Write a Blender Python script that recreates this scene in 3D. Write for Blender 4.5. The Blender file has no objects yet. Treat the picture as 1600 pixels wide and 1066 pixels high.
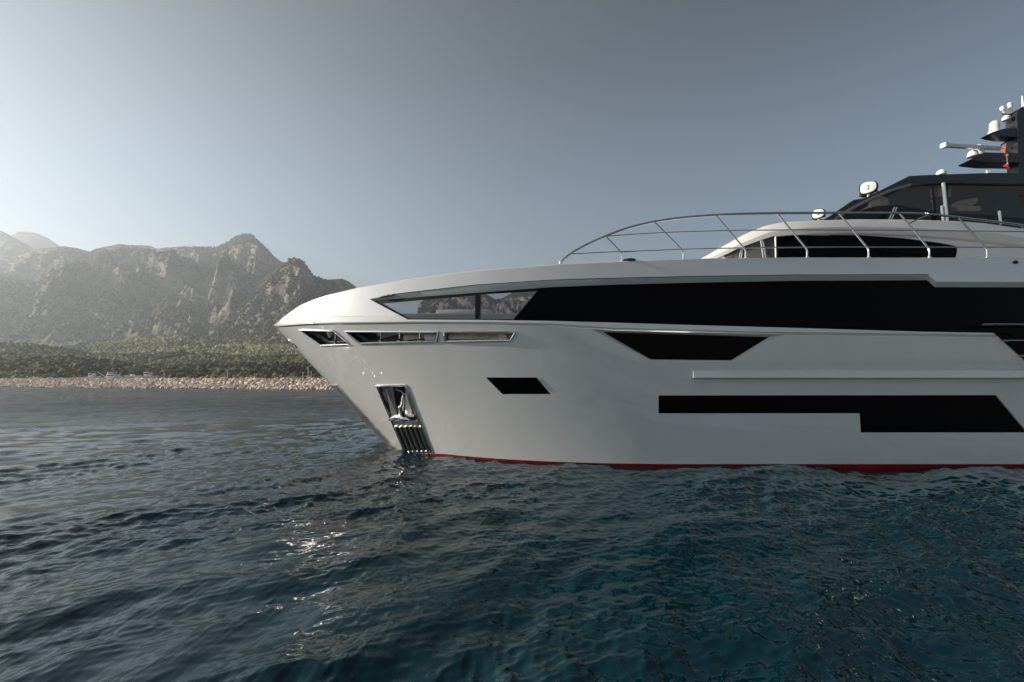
import bpy, bmesh, math, random
import numpy as np
from mathutils import Vector, Matrix, geometry
from mathutils.bvhtree import BVHTree

random.seed(7)
RNG = np.random.RandomState(11)
S = bpy.context.scene
R = math.radians

# ------------------------------------------------------------------ camera
F, HY, CX, CAMH = 1600 * 16 / 36.0, 600.0, 800.0, 1.74      # focal length in photo pixels, horizon row
cam_d = bpy.data.cameras.new('camera'); cam = bpy.data.objects.new('camera', cam_d)
S.collection.objects.link(cam); S.camera = cam
cam_d.lens = 16; cam_d.sensor_width = 36; cam_d.clip_start = 0.05; cam_d.clip_end = 40000
cam_d.shift_y = (HY - 533.0) / 1600.0
cam.location = (0, 0, CAMH); cam.rotation_euler = (R(90), 0, 0)

# ------------------------------------------------------------------ light
SUN_EL, SUN_AZ = 19.0, -88.5            # azimuth measured from +Y (view direction), negative = to the left
w = bpy.data.worlds.new('World'); S.world = w; w.use_nodes = True
nt = w.node_tree; nt.nodes.clear()
sky = nt.nodes.new('ShaderNodeTexSky'); sky.sky_type = 'NISHITA'; sky.sun_disc = False
sky.sun_elevation = R(SUN_EL); sky.sun_rotation = R(SUN_AZ)
sky.air_density = 1.0; sky.dust_density = 0.25; sky.ozone_density = 1.0
hsv = nt.nodes.new('ShaderNodeHueSaturation'); hsv.inputs['Saturation'].default_value = 0.92
bg = nt.nodes.new('ShaderNodeBackground'); bg.inputs['Strength'].default_value = 0.037
wo = nt.nodes.new('ShaderNodeOutputWorld')
wtc = nt.nodes.new('ShaderNodeTexCoord'); wsp = nt.nodes.new('ShaderNodeSeparateXYZ'); wcv = nt.nodes.new('ShaderNodeFloatCurve')
cvp = wcv.mapping.curves[0].points                      # denser air towards the horizon, deeper sky overhead
for q, (x_, y_) in enumerate([(0.0, .80), (.30, .75), (.45, .56), (.66, .24), (1.0, .14)]):
    if q < 2: cvp[q].location = (x_, y_)
    else: cvp.new(x_, y_)
wcv.mapping.update()
wml = nt.nodes.new('ShaderNodeMath'); wml.operation = 'MULTIPLY'; wml.inputs[1].default_value = 2.0
wsc = nt.nodes.new('ShaderNodeVectorMath'); wsc.operation = 'SCALE'
nt.links.new(wtc.outputs['Generated'], wsp.inputs[0]); nt.links.new(wsp.outputs['Z'], wcv.inputs['Value']); nt.links.new(wcv.outputs[0], wml.inputs[0])
nt.links.new(sky.outputs[0], hsv.inputs['Color']); nt.links.new(hsv.outputs[0], wsc.inputs[0]); nt.links.new(wml.outputs[0], wsc.inputs['Scale'])
nt.links.new(wsc.outputs[0], bg.inputs['Color'])
nt.links.new(bg.outputs[0], wo.inputs['Surface'])
sd = bpy.data.lights.new('sun', 'SUN'); sd.energy = 5.0; sd.angle = R(0.6); sd.color = (1.0, 0.88, 0.74)
so = bpy.data.objects.new('sun', sd); S.collection.objects.link(so)
az, el = R(SUN_AZ), R(SUN_EL)
SUNV = Vector((math.sin(az) * math.cos(el), math.cos(az) * math.cos(el), math.sin(el)))
so.rotation_euler = SUNV.to_track_quat('Z', 'Y').to_euler()
S.view_settings.view_transform = 'Standard'; S.view_settings.look = 'None'
S.view_settings.exposure = 1.12; S.view_settings.gamma = 1.0
S.cycles.max_bounces = 8; S.cycles.diffuse_bounces = 3; S.cycles.glossy_bounces = 4
S.cycles.transparent_max_bounces = 12; S.cycles.volume_bounces = 0
S.cycles.sample_clamp_indirect = 60.0

# ------------------------------------------------------------------ helpers
def link(o, parent=None):
    S.collection.objects.link(o)
    if parent is not None: o.parent = parent
    return o
def tag(o, label=None, cat=None, group=None, kind=None):
    if label: o['label'] = label
    if cat: o['category'] = cat
    if group: o['group'] = group
    if kind: o['kind'] = kind
    return o
def empty(name, loc=(0, 0, 0), parent=None):
    o = bpy.data.objects.new(name, None); o.empty_display_size = 0.2
    link(o, parent); o.location = loc
    return o
def fast_mesh(name, V, Fc, smooth=True):
    V = np.asarray(V, dtype=np.float32); Fc = np.asarray(Fc, dtype=np.int32)
    me = bpy.data.meshes.new(name)
    k = Fc.shape[1]; n = len(Fc)
    me.vertices.add(len(V)); me.vertices.foreach_set('co', V.ravel())
    me.loops.add(n * k); me.loops.foreach_set('vertex_index', Fc.ravel())
    me.polygons.add(n); me.polygons.foreach_set('loop_start', np.arange(0, n * k, k, dtype=np.int32))
    me.polygons.foreach_set('use_smooth', np.full(n, smooth, dtype=bool))
    me.update(calc_edges=True); me.validate()
    return me
def mk(name, V, Fc, m, parent=None, smooth=False, angle=None, recalc=True):
    me = bpy.data.meshes.new(name)
    me.from_pydata([tuple(map(float, v)) for v in V], [], [tuple(map(int, f)) for f in Fc])
    if recalc:
        bm = bmesh.new(); bm.from_mesh(me)
        bmesh.ops.recalc_face_normals(bm, faces=bm.faces); bm.to_mesh(me); bm.free()
    if smooth or angle: me.polygons.foreach_set('use_smooth', [True] * len(me.polygons))
    if angle: me.set_sharp_from_angle(angle=R(angle))
    for q in (m if isinstance(m, (list, tuple)) else [m]): me.materials.append(q)
    me.update()
    o = bpy.data.objects.new(name, me); link(o, parent)
    return o
class MB:
    def __init__(s): s.v = []; s.f = []
    def add(s, V, Fc):
        k = len(s.v); s.v += [tuple(v) for v in V]; s.f += [tuple(i + k for i in f) for f in Fc]
        return s
    def box(s, c, d, rot=None, taper=(1, 1), bevel=0.0):
        bm = bmesh.new(); bmesh.ops.create_cube(bm, size=1)
        for v in bm.verts:
            t = taper if v.co.z > 0 else (1, 1)
            v.co = Vector((v.co.x * d[0] * t[0], v.co.y * d[1] * t[1], v.co.z * d[2]))
        if bevel: bmesh.ops.bevel(bm, geom=bm.edges[:], offset=bevel, segments=2, affect='EDGES', profile=0.6)
        M = (rot.to_4x4() if rot else Matrix.Identity(4))
        V = [tuple((M @ v.co) + Vector(c)) for v in bm.verts]
        bm.verts.index_update(); Fc = [[v.index for v in f.verts] for f in bm.faces]; bm.free()
        return s.add(V, Fc)
    def tube(s, pts, r, n=8, closed=False, caps=True, sx=1.0):
        pts = [Vector(p) for p in pts]; V = []; m = len(pts)
        rr = r if isinstance(r, (list, tuple)) else [r] * m
        up = None
        for i, p in enumerate(pts):
            if closed: t = pts[(i + 1) % m] - pts[i - 1]
            else: t = pts[min(i + 1, m - 1)] - pts[max(i - 1, 0)]
            t.normalize()
            if up is None:
                up = Vector((0, 0, 1)) if abs(t.z) < 0.9 else Vector((0, 1, 0))
            a = t.cross(up).normalized(); b = a.cross(t).normalized(); up = b
            for j in range(n):
                th = 2 * math.pi * j / n
                V.append(p + (a * math.cos(th) * sx + b * math.sin(th)) * rr[i])
        Fc = []
        for i in range(m if closed else m - 1):
            for j in range(n):
                k = (i + 1) % m
                Fc.append((i * n + j, i * n + (j + 1) % n, k * n + (j + 1) % n, k * n + j))
        if not closed and caps:
            Fc.append(tuple(range(n))); Fc.append(tuple((m - 1) * n + j for j in range(n)))
        return s.add(V, Fc)
    def lathe(s, prof, c=(0, 0, 0), axis=(0, 0, 1), n=20):
        q = Vector((0, 0, 1)).rotation_difference(Vector(axis).normalized())
        V = []; m = len(prof)
        for (r, z) in prof:
            for j in range(n):
                th = 2 * math.pi * j / n
                V.append(q @ Vector((max(r, 1e-4) * math.cos(th), max(r, 1e-4) * math.sin(th), z)) + Vector(c))
        Fc = [(i * n + j, i * n + (j + 1) % n, (i + 1) * n + (j + 1) % n, (i + 1) * n + j) for i in range(m - 1) for j in range(n)]
        Fc.append(tuple(range(n))); Fc.append(tuple((m - 1) * n + j for j in range(n)))
        return s.add(V, Fc)
    def build(s, name, m, parent=None, smooth=True, angle=35):
        return mk(name, s.v, s.f, m, parent, smooth=smooth, angle=angle if smooth else None)
def P(px, py, Y): return Vector(((px - CX) / F * Y, Y, CAMH + (HY - py) / F * Y))

# ------------------------------------------------------------------ materials
def mat(name): 
    m = bpy.data.materials.new(name); m.use_nodes = True
    return m, m.node_tree, m.node_tree.nodes['Principled BSDF']
def setp(b, **k):
    nm = dict(col='Base Color', rough='Roughness', metal='Metallic', coat='Coat Weight', croug='Coat Roughness', ior='IOR',
              trans='Transmission Weight', spec='Specular IOR Level', emit='Emission Strength')
    for a, v in k.items():
        b.inputs[nm[a]].default_value = (v + (1,)) if a == 'col' and len(v) == 3 else v
def noise_mix(nt, b, scale, c1, c2, lo=0.4, hi=0.6, detail=6, coord='Object', rough=0.6, stretch=None):
    tc = nt.nodes.new('ShaderNodeTexCoord'); n = nt.nodes.new('ShaderNodeTexNoise')
    n.inputs['Scale'].default_value = scale; n.inputs['Detail'].default_value = detail; n.inputs['Roughness'].default_value = rough
    if stretch:
        mp = nt.nodes.new('ShaderNodeMapping'); mp.inputs['Scale'].default_value = stretch
        nt.links.new(tc.outputs[coord], mp.inputs[0]); nt.links.new(mp.outputs[0], n.inputs['Vector'])
    else: nt.links.new(tc.outputs[coord], n.inputs['Vector'])
    r = nt.nodes.new('ShaderNodeValToRGB'); r.color_ramp.elements[0].position = lo; r.color_ramp.elements[1].position = hi
    r.color_ramp.elements[0].color = c1 + (1,); r.color_ramp.elements[1].color = c2 + (1,)
    nt.links.new(n.outputs['Fac'], r.inputs[0])
    if b is not None: nt.links.new(r.outputs[0], b.inputs['Base Color'])
    return n, r
def bump(nt, b, src, strength, dist):
    bp = nt.nodes.new('ShaderNodeBump'); bp.inputs['Strength'].default_value = strength; bp.inputs['Distance'].default_value = dist
    nt.links.new(src, bp.inputs['Height']); nt.links.new(bp.outputs[0], b.inputs['Normal'])
    return bp
def simple(name, col, rough=0.5, metal=0.0, coat=0.0, var=0.06, scale=6.0, bmp=0.0):
    m, nt, b = mat(name); setp(b, rough=rough, metal=metal, coat=coat, croug=0.04)
    c2 = tuple(min(1, c * (1 + var)) for c in col); c1 = tuple(c * (1 - var) for c in col)
    n, r = noise_mix(nt, b, scale, c1, c2, 0.35, 0.65)
    if bmp: bump(nt, b, n.outputs['Fac'], bmp, 0.01)
    return m
def gelcoat(name, col=(0.80, 0.80, 0.80), cr=.03, ci=1.75):
    m, nt, b = mat(name); setp(b, rough=0.38, coat=1.0, croug=cr); b.inputs['Coat IOR'].default_value = ci
    n, r = noise_mix(nt, b, 0.7, tuple(c * .965 for c in col), col, 0.3, 0.7, detail=8, stretch=(1, 1, .35))
    n2 = nt.nodes.new('ShaderNodeTexNoise'); n2.inputs['Scale'].default_value = 0.9; n2.inputs['Detail'].default_value = 2
    tc = nt.nodes.new('ShaderNodeTexCoord'); nt.links.new(tc.outputs['Object'], n2.inputs['Vector'])
    bump(nt, b, n2.outputs['Fac'], 0.35, 0.03)
    return m
M = {}
M['hull'] = gelcoat('pearl_grey_gelcoat', (0.62, 0.63, 0.63), .03, 1.9); M['upper'] = gelcoat('white_gelcoat', (0.72, 0.715, 0.71), .11, 2.4); M['super'] = gelcoat('warm_white_gelcoat', (0.79, 0.775, 0.76))
M['red'] = simple('red_antifouling', (0.25, 0.007, 0.006), 0.5, coat=0.2, var=.2)
M['black'] = simple('black_paint', (0.004, 0.005, 0.006), 0.22, coat=0.15, var=.2)
M['blackmatt'] = simple('dark_recess', (0.012, 0.013, 0.014), 0.6, var=.2)
M['frame'] = simple('black_window_frame', (0.004, 0.005, 0.006), 0.55, var=.2); M['frame'].node_tree.nodes['Principled BSDF'].inputs['Specular IOR Level'].default_value = .2
M['steel'] = simple('polished_steel', (0.74, 0.73, 0.71), 0.14, metal=1.0, var=.04, bmp=.12)
M['brush'] = simple('worn_steel', (0.58, 0.56, 0.53), 0.3, metal=1.0, var=.15, scale=9, bmp=.3)
M['white'] = simple('white_plastic', (0.82, 0.82, 0.81), 0.35, coat=.3, var=.02)
M['cream'] = simple('cream_upholstery', (0.78, 0.68, 0.57), 0.8, var=.12, scale=14, bmp=.3)
M['deck'] = simple('grey_deck', (0.45, 0.44, 0.43), 0.6)
M['tan'] = simple('bronze_frame', (0.22, 0.19, 0.165), 0.3, metal=.6, coat=.6)
M['guard'] = simple('weathered_steel', (0.66, 0.60, 0.52), 0.3, metal=1.0, var=.35, scale=5, bmp=.4)
M['mastblack'] = simple('mast_black_paint', (0.012, 0.014, 0.017), 0.4, coat=.3)
M['liner'] = simple('grey_headliner', (0.62, 0.6, 0.59), 0.5)
M['orange'] = simple('orange_cloth', (0.75, 0.14, 0.03), 0.8)
M['redcloth'] = simple('red_cloth', (0.6, 0.03, 0.04), 0.8)
M['charcoal'] = simple('charcoal_paint', (0.015, 0.018, 0.022), 0.35, coat=.2)
def blackglass(name, col=(0.001, 0.0012, 0.0014), spec=0.10):
    m, nt, b = mat(name); setp(b, col=col, rough=0.04, ior=1.35, spec=spec)
    tc = nt.nodes.new('ShaderNodeTexCoord'); n = nt.nodes.new('ShaderNodeTexNoise'); n.inputs['Scale'].default_value = .8
    nt.links.new(tc.outputs['Object'], n.inputs['Vector']); bump(nt, b, n.outputs['Fac'], .1, .01)
    return m
M['bglass'] = blackglass('black_glass')
def tinted(name, tr, gloss_ior=1.45):
    m = bpy.data.materials.new(name); m.use_nodes = True; nt = m.node_tree; nt.nodes.clear()
    o = nt.nodes.new('ShaderNodeOutputMaterial'); mx = nt.nodes.new('ShaderNodeMixShader')
    t = nt.nodes.new('ShaderNodeBsdfTransparent'); t.inputs[0].default_value = tr + (1,)
    g = nt.nodes.new('ShaderNodeBsdfGlossy'); g.inputs['Roughness'].default_value = .02
    f = nt.nodes.new('ShaderNodeFresnel'); f.inputs['IOR'].default_value = gloss_ior
    nt.links.new(f.outputs[0], mx.inputs[0]); nt.links.new(t.outputs[0], mx.inputs[1]); nt.links.new(g.outputs[0], mx.inputs[2])
    nt.links.new(mx.outputs[0], o.inputs[0])
    return m
M['tint'] = tinted('tinted_glass', (0.50, 0.53, 0.56)); M['tintdark'] = tinted('smoked_glass', (0.80, 0.81, 0.83)); M['tintfront'] = tinted('clear_windshield', (0.85, 0.86, 0.87))

# ------------------------------------------------------------------ noise (numpy)
def vnoise(x, y, seed=0):
    xi = np.floor(x).astype(np.int64); yi = np.floor(y).astype(np.int64); xf = x - xi; yf = y - yi
    def h(a, b):
        n = (a * 374761393 + b * 668265263 + seed * 974634777) & 0xffffffff
        n = ((n ^ (n >> 13)) * 1274126177) & 0xffffffff
        return ((n ^ (n >> 16)) & 0xffff) / 65535.0
    u = xf * xf * xf * (xf * (xf * 6 - 15) + 10); v = yf * yf * yf * (yf * (yf * 6 - 15) + 10)
    return (h(xi, yi) * (1 - u) + h(xi + 1, yi) * u) * (1 - v) + (h(xi, yi + 1) * (1 - u) + h(xi + 1, yi + 1) * u) * v
def fbm(x, y, octv=5, seed=0, gain=0.5, ridged=False):
    t = np.zeros_like(x); a = 1.0; s = 0.0
    for i in range(octv):
        n = vnoise(x * 2 ** i + 13.1 * i, y * 2 ** i + 7.7 * i, seed + i)
        if ridged: n = (1 - np.abs(2 * n - 1)) ** 1.5
        t += a * n; s += a; a *= gain
    return t / s

def ip(x, pts):
    a = np.array(pts, dtype=float); return np.interp(x, a[:, 0], a[:, 1])

# ================================================================== SETTING
# ---- water: one wave sheet, polar cells so that near waves are fine
def build_water():
    thf = np.linspace(-60, 60, 1050); thb = np.linspace(60, 300, 140)[1:-1]
    th = np.radians(np.concatenate([thf, thb])); nc = len(th)
    dthc = np.concatenate([np.full(len(thf), R(120 / 1049.)), np.full(len(thb), R(240 / 139.))])
    q = np.concatenate([np.linspace(1 / 0.5, 1 / 2.2, 30)[:-1], np.linspace(1 / 2.2, 1 / 400., 900)])
    r = np.concatenate([1 / q, [500, 650, 900, 1300, 2000, 3200, 5000, 6300]])
    nr = len(r); dr = np.gradient(r)
    RR, TH = np.meshgrid(r, th, indexing='ij')
    X = (RR * np.sin(TH)); Y = (RR * np.cos(TH))
    cell = np.maximum(dr[:, None] * 0.7, RR * dthc[None, :])
    Z = np.zeros_like(X); DX = np.zeros_like(X); DY = np.zeros_like(X)
    calm = np.clip(-.1 + 2.4 * fbm((X + .6 * Y) * .22 + 3, (Y - .6 * X) * .5, 3, 91), .3, 1.7)
    rg = np.random.RandomState(5); N = 120
    lam = 0.06 * (6.0 / 0.06) ** ((np.arange(N) + rg.rand(N)) / N)
    main = R(-46)                                   # travel direction from +X
    for i in range(N):
        L = lam[i]; k = 2 * math.pi / L
        spread = R(20) if L > 1.2 else R(40)
        d = main + rg.randn() * spread
        s = 0.158 / math.sqrt(N) * 1.414 * 1.25
        if L > 1.0: s *= (1.0 / L) ** .56
        if L < 0.5: s *= 1.4
        A = s / k
        cx, cy = math.cos(d), math.sin(d); ph = rg.rand() * 6.283
        lod = np.clip((L / cell - 1.4) / 2.0, 0, 1)
        # patches of calmer and rougher water
        pa = k * (cx * X + cy * Y) + ph
        sn = np.sin(pa); cs = np.cos(pa)
        if L < .6: lod = lod * calm
        Z += A * sn * lod; DX += A * cs * cx * lod * .85; DY += A * cs * cy * lod * .85
    gust = 0.62 + 0.75 * fbm(X * .16 + 40, Y * .16 + 9, 3, 77)
    Z *= gust; DX *= gust; DY *= gust
    V = np.stack([X + DX, Y + DY, Z], -1).reshape(-1, 3)
    idx = np.arange(nr * nc).reshape(nr, nc)
    a = idx[:-1]; b = idx[1:]
    Fq = np.stack([a, b, np.roll(b, -1, 1), np.roll(a, -1, 1)], -1).reshape(-1, 4)
    V = np.concatenate([V, [[0, 0, 0.0]]]); ctr = len(V) - 1; i0 = idx[0]
    me = fast_mesh('water', V, Fq)
    bmw = bmesh.new(); bmw.from_mesh(me); bmw.verts.ensure_lookup_table()
    for j in range(nc): bmw.faces.new((bmw.verts[ctr], bmw.verts[int(i0[(j + 1) % nc])], bmw.verts[int(i0[j])])).smooth = True
    bmesh.ops.recalc_face_normals(bmw, faces=bmw.faces); bmw.to_mesh(me); bmw.free(); me.update()
    o = bpy.data.objects.new('water', me); link(o); tag(o, kind='structure')
    m, nt, b = mat('sea_water'); setp(b, col=(0.0002, 0.0215, 0.032), rough=0.06, ior=1.42, spec=0.5)
    tc = nt.nodes.new('ShaderNodeTexCoord')
    n1 = nt.nodes.new('ShaderNodeTexNoise'); n1.inputs['Scale'].default_value = 1.6; n1.inputs['Detail'].default_value = 5; n1.inputs['Roughness'].default_value = .62
    mp = nt.nodes.new('ShaderNodeMapping'); mp.inputs['Rotation'].default_value = (0, 0, R(35)); mp.inputs['Scale'].default_value = (1.5, .7, 1)
    nt.links.new(tc.outputs['Object'], mp.inputs[0]); nt.links.new(mp.outputs[0], n1.inputs['Vector'])
    n2 = nt.nodes.new('ShaderNodeTexNoise'); n2.inputs['Scale'].default_value = 8; n2.inputs['Detail'].default_value = 3
    nt.links.new(mp.outputs[0], n2.inputs['Vector'])
    b1 = nt.nodes.new('ShaderNodeBump'); b1.inputs['Strength'].default_value = .5; b1.inputs['Distance'].default_value = .05
    b2 = nt.nodes.new('ShaderNodeBump'); b2.inputs['Strength'].default_value = .3; b2.inputs['Distance'].default_value = .02
    nt.links.new(n1.outputs['Fac'], b1.inputs['Height']); nt.links.new(n2.outputs['Fac'], b2.inputs['Height'])
    n4 = nt.nodes.new('ShaderNodeTexNoise'); n4.inputs['Scale'].default_value = .30; n4.inputs['Detail'].default_value = 6; n4.inputs['Roughness'].default_value = .7
    mp4 = nt.nodes.new('ShaderNodeMapping'); mp4.inputs['Rotation'].default_value = (0, 0, R(-12)); mp4.inputs['Scale'].default_value = (.7, 1.3, 1)
    nt.links.new(tc.outputs['Object'], mp4.inputs[0]); nt.links.new(mp4.outputs[0], n4.inputs['Vector'])
    b4 = nt.nodes.new('ShaderNodeBump'); b4.inputs['Strength'].default_value = 1; nt.links.new(n4.outputs['Fac'], b4.inputs['Height'])
    nt.links.new(b4.outputs[0], b1.inputs['Normal'])
    nt.links.new(b1.outputs[0], b2.inputs['Normal']); nt.links.new(b2.outputs[0], b.inputs['Normal'])
    far = np.clip((np.log(RR) - math.log(22)) / (math.log(130) - math.log(22)), 0, 1).astype(np.float32)
    at = me.attributes.new('open_water', 'FLOAT', 'POINT'); at.data.foreach_set('value', np.append(far.ravel(), np.float32(0)))
    an = nt.nodes.new('ShaderNodeAttribute'); an.attribute_name = 'open_water'
    mr = nt.nodes.new('ShaderNodeMapRange'); mr.inputs['To Min'].default_value = .035; mr.inputs['To Max'].default_value = .22
    nt.links.new(an.outputs['Fac'], mr.inputs['Value'])
    mr5 = nt.nodes.new('ShaderNodeMapRange'); mr5.inputs['To Min'].default_value = .0; mr5.inputs['To Max'].default_value = 1.8
    nt.links.new(an.outputs['Fac'], mr5.inputs['Value']); nt.links.new(mr5.outputs[0], b4.inputs['Distance'])
    n3 = nt.nodes.new('ShaderNodeTexNoise'); n3.inputs['Scale'].default_value = .16; n3.inputs['Detail'].default_value = 5; n3.inputs['Roughness'].default_value = .6
    nt.links.new(mp.outputs[0], n3.inputs['Vector'])
    mr4 = nt.nodes.new('ShaderNodeMapRange'); mr4.inputs['From Min'].default_value = .35; mr4.inputs['From Max'].default_value = .65; mr4.inputs['To Min'].default_value = .55; mr4.inputs['To Max'].default_value = 1.5
    nt.links.new(n3.outputs['Fac'], mr4.inputs['Value'])
    mm_ = nt.nodes.new('ShaderNodeMath'); mm_.operation = 'MULTIPLY'; nt.links.new(mr.outputs[0], mm_.inputs[0]); nt.links.new(mr4.outputs[0], mm_.inputs[1])
    nt.links.new(mm_.outputs[0], b.inputs['Roughness'])
    mr2 = nt.nodes.new('ShaderNodeMapRange'); mr2.inputs['To Min'].default_value = .14; mr2.inputs['To Max'].default_value = 1.0
    nt.links.new(an.outputs['Fac'], mr2.inputs['Value']); nt.links.new(mr2.outputs[0], b1.inputs['Strength'])
    mr3 = nt.nodes.new('ShaderNodeMapRange'); mr3.inputs['To Min'].default_value = .04; mr3.inputs['To Max'].default_value = .5
    nt.links.new(an.outputs['Fac'], mr3.inputs['Value']); nt.links.new(mr3.outputs[0], b1.inputs['Distance'])
    me.materials.append(m)
build_water()

# ---- terrain materials
def rock_material():
    m, nt, b = mat('mountain_rock_and_scrub'); setp(b, rough=0.95, spec=.1)
    geo = nt.nodes.new('ShaderNodeNewGeometry'); tc = nt.nodes.new('ShaderNodeTexCoord')
    sep = nt.nodes.new('ShaderNodeSeparateXYZ'); nt.links.new(geo.outputs['Normal'], sep.inputs[0])
    n, r = noise_mix(nt, None, 0.012, (0.135, 0.122, 0.112), (0.35, 0.325, 0.30), .35, .68, detail=10, rough=.72)
    e = r.color_ramp.elements.new(.5); e.color = (0.27, 0.225, 0.19, 1)
    ng, rg_ = noise_mix(nt, None, 0.035, (0.030, 0.036, 0.020), (0.060, 0.064, 0.034), .4, .6, detail=4)
    nm = nt.nodes.new('ShaderNodeTexNoise'); nm.inputs['Scale'].default_value = 0.045; nm.inputs['Detail'].default_value = 9; nm.inputs['Roughness'].default_value = .78
    nt.links.new(tc.outputs['Object'], nm.inputs['Vector'])
    # scrub where the slope is gentler, bare rock on the steep faces
    ma = nt.nodes.new('ShaderNodeMath'); ma.operation = 'MULTIPLY_ADD'
    nt.links.new(sep.outputs['Z'], ma.inputs[0]); ma.inputs[1].default_value = .42; nt.links.new(nm.outputs['Fac'], ma.inputs[2])
    rr = nt.nodes.new('ShaderNodeMapRange'); rr.inputs['From Min'].default_value = .72; rr.inputs['From Max'].default_value = .81
    nt.links.new(ma.outputs[0], rr.inputs['Value'])
    mx = nt.nodes.new('ShaderNodeMixRGB'); nt.links.new(rr.outputs[0], mx.inputs[0])
    nt.links.new(r.outputs[0], mx.inputs[1]); nt.links.new(rg_.outputs[0], mx.inputs[2])
    nt.links.new(mx.outputs[0], b.inputs['Base Color'])
    bump(nt, b, nm.outputs['Fac'], .9, 9.0)
    return m
M['mountain'] = rock_material()
def ground_material():
    m, nt, b = mat('scrubland'); setp(b, rough=.95, spec=.1)
    n, r = noise_mix(nt, b, .02, (0.040, 0.048, 0.022), (0.105, 0.100, 0.052), .35, .65, detail=9, rough=.7)
    bump(nt, b, n.outputs['Fac'], .5, 2.0)
    return m
M['ground'] = ground_material()

HILLS = {}
def ridge_layer(name, sil, yr, yf, yb, px0, px1, ncol, nrow, m, amp, power=1.0, seed=0, wob=0.0, detail=1.0, z0=1.0, gul=1.0):
    u = np.linspace(px0, px1, ncol)
    s = np.concatenate([np.linspace(0, 1, nrow), np.linspace(1, 2, max(12, nrow // 5))[1:]])
    U, SS = np.meshgrid(u, s, indexing='xy')
    silh = ip(U, sil)
    T = (U - CX) / F
    yrr = yr * (1 + wob * (vnoise(U / 90. + seed, U * 0 + 3.3, seed) - .5))
    yff = yf * (1 + 1.2 * wob * (vnoise(U / 60. + seed * 3, U * 0 + 8.3, seed + 4) - .5))
    Y = np.where(SS <= 1, yff + (yrr - yff) * SS, yrr + (yb - yrr) * (SS - 1))
    X = T * Y
    H = CAMH + (HY - silh) / F * yrr
    base = np.where(SS <= 1, np.clip(SS, 0, 1) ** power, np.clip(2 - SS, 0, 1))
    g = fbm((X + .5 * Y) / (yr * .14), Y / (yr * .17), 5, seed + 20, .52, ridged=True) - .5
    g2 = fbm(X / (yr * .035) + 5, Y / (yr * .06), 5, seed + 40, .6, ridged=True) - .5
    g3 = fbm(X / (yr * .012), Y / (yr * .02), 4, seed + 60, .6) - .5
    env = np.clip(SS * (1.0 - SS) * 4, 0, 1) ** .7 * (SS <= 1)
    Z = z0 + (H - z0) * base * (1 + gul * env * amp * g * 1.5) + (H - z0) * amp * (.22 * g2) * env * detail
    Z += yr * .006 * g3 * np.clip(SS * 4, 0, 1) * (0.35 + .65 * (SS <= .985)) * detail * (H > z0 + 20)
    Zcap = CAMH + (HY - silh) / F * Y * (.985 - .05 * fbm(X / (yr * .05), Y / (yr * .05), 3, seed + 8) * np.clip((.97 - SS) * 9, 0, 1) + .018 * np.clip((SS - .9) * 10, 0, 1))
    Z = np.where(SS <= 1, np.minimum(Z, Zcap), np.minimum(Z, CAMH + (HY - silh) / F * Y * 1.0))
    V = np.stack([X, Y, np.maximum(Z, z0 - .5)], -1).reshape(-1, 3)
    nr = len(s); idx = np.arange(nr * ncol).reshape(nr, ncol)
    Fq = np.stack([idx[:-1, :-1], idx[:-1, 1:], idx[1:, 1:], idx[1:, :-1]], -1).reshape(-1, 4)
    me = fast_mesh(name, V, Fq); me.materials.append(m)
    o = bpy.data.objects.new(name, me); link(o); tag(o, kind='structure')
    HILLS[name] = V.reshape(nr, ncol, 3)
    return o
SIL_A = [(-400, 430), (-150, 420), (0, 395), (15, 370), (28, 362), (45, 362), (62, 366), (80, 375), (95, 386), (130, 400), (300, 470), (500, 520)]
SIL_B = [(-500, 330), (-200, 340), (-40, 352), (0, 360), (12, 366), (30, 376), (50, 387), (90, 405), (160, 430), (300, 470), (450, 520)]
SIL_C = [(-600, 470), (-200, 450), (-60, 425), (0, 408), (30, 398), (60, 389.5), (100, 385), (120, 388), (141, 393), (148, 389), (160, 386), (175, 384), (188, 381), (200, 383), (232, 384), (246, 389),
         (260, 387), (290, 385), (318, 388.5), (335, 387), (352, 380), (370, 371), (380, 367.5), (392, 367), (402, 374), (415, 386), (428, 400), (440, 409), (470, 432), (540, 470), (640, 500), (900, 480), (1300, 500), (1440, 570), (1500, 597)]
SIL_D = [(240, 575), (300, 548), (335, 515), (370, 482), (400, 455), (425, 428), (440, 413), (452, 407), (462, 405.5), (472, 409), (482, 421), (492, 435), (505, 438), (520, 436.5), (535, 435.5), (545, 440), (556, 448),
         (568, 462), (580, 484), (592, 500), (620, 505), (648, 500), (655, 478), (668, 466), (690, 461), (715, 457), (740, 459), (758, 459), (774, 468), (785, 466), (800, 458), (850, 452), (950, 455), (1100, 470), (1380, 520), (1480, 597)]
ridge_layer('mountain_far', SIL_A, 3200, 2800, 3600, -420, 480, 220, 60, M['mountain'], .25, seed=3)
ridge_layer('mountain_massif', SIL_B, 2700, 2200, 3000, -520, 440, 300, 110, M['mountain'], .35, seed=9, wob=.1)
ridge_layer('mountain', SIL_C, 2250, 1050, 2900, -560, 1500, 950, 420, M['mountain'], .72, power=1.15, seed=14, wob=.14)
ridge_layer('mountain_spur', SIL_D, 1650, 1000, 1950, 240, 1500, 640, 330, M['mountain'], .65, power=1.0, seed=31, wob=.10)
SIL_F = [(20, 590), (70, 548), (120, 528), (165, 505), (205, 476), (240, 452), (268, 440), (288, 437), (305, 444), (325, 462), (345, 470), (372, 500), (400, 530), (440, 575)]
SIL_G = [(-420, 440), (-160, 425), (-60, 430), (0, 428), (40, 434), (75, 446), (105, 450), (135, 468), (165, 494), (200, 522), (240, 560), (270, 590)]
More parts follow.
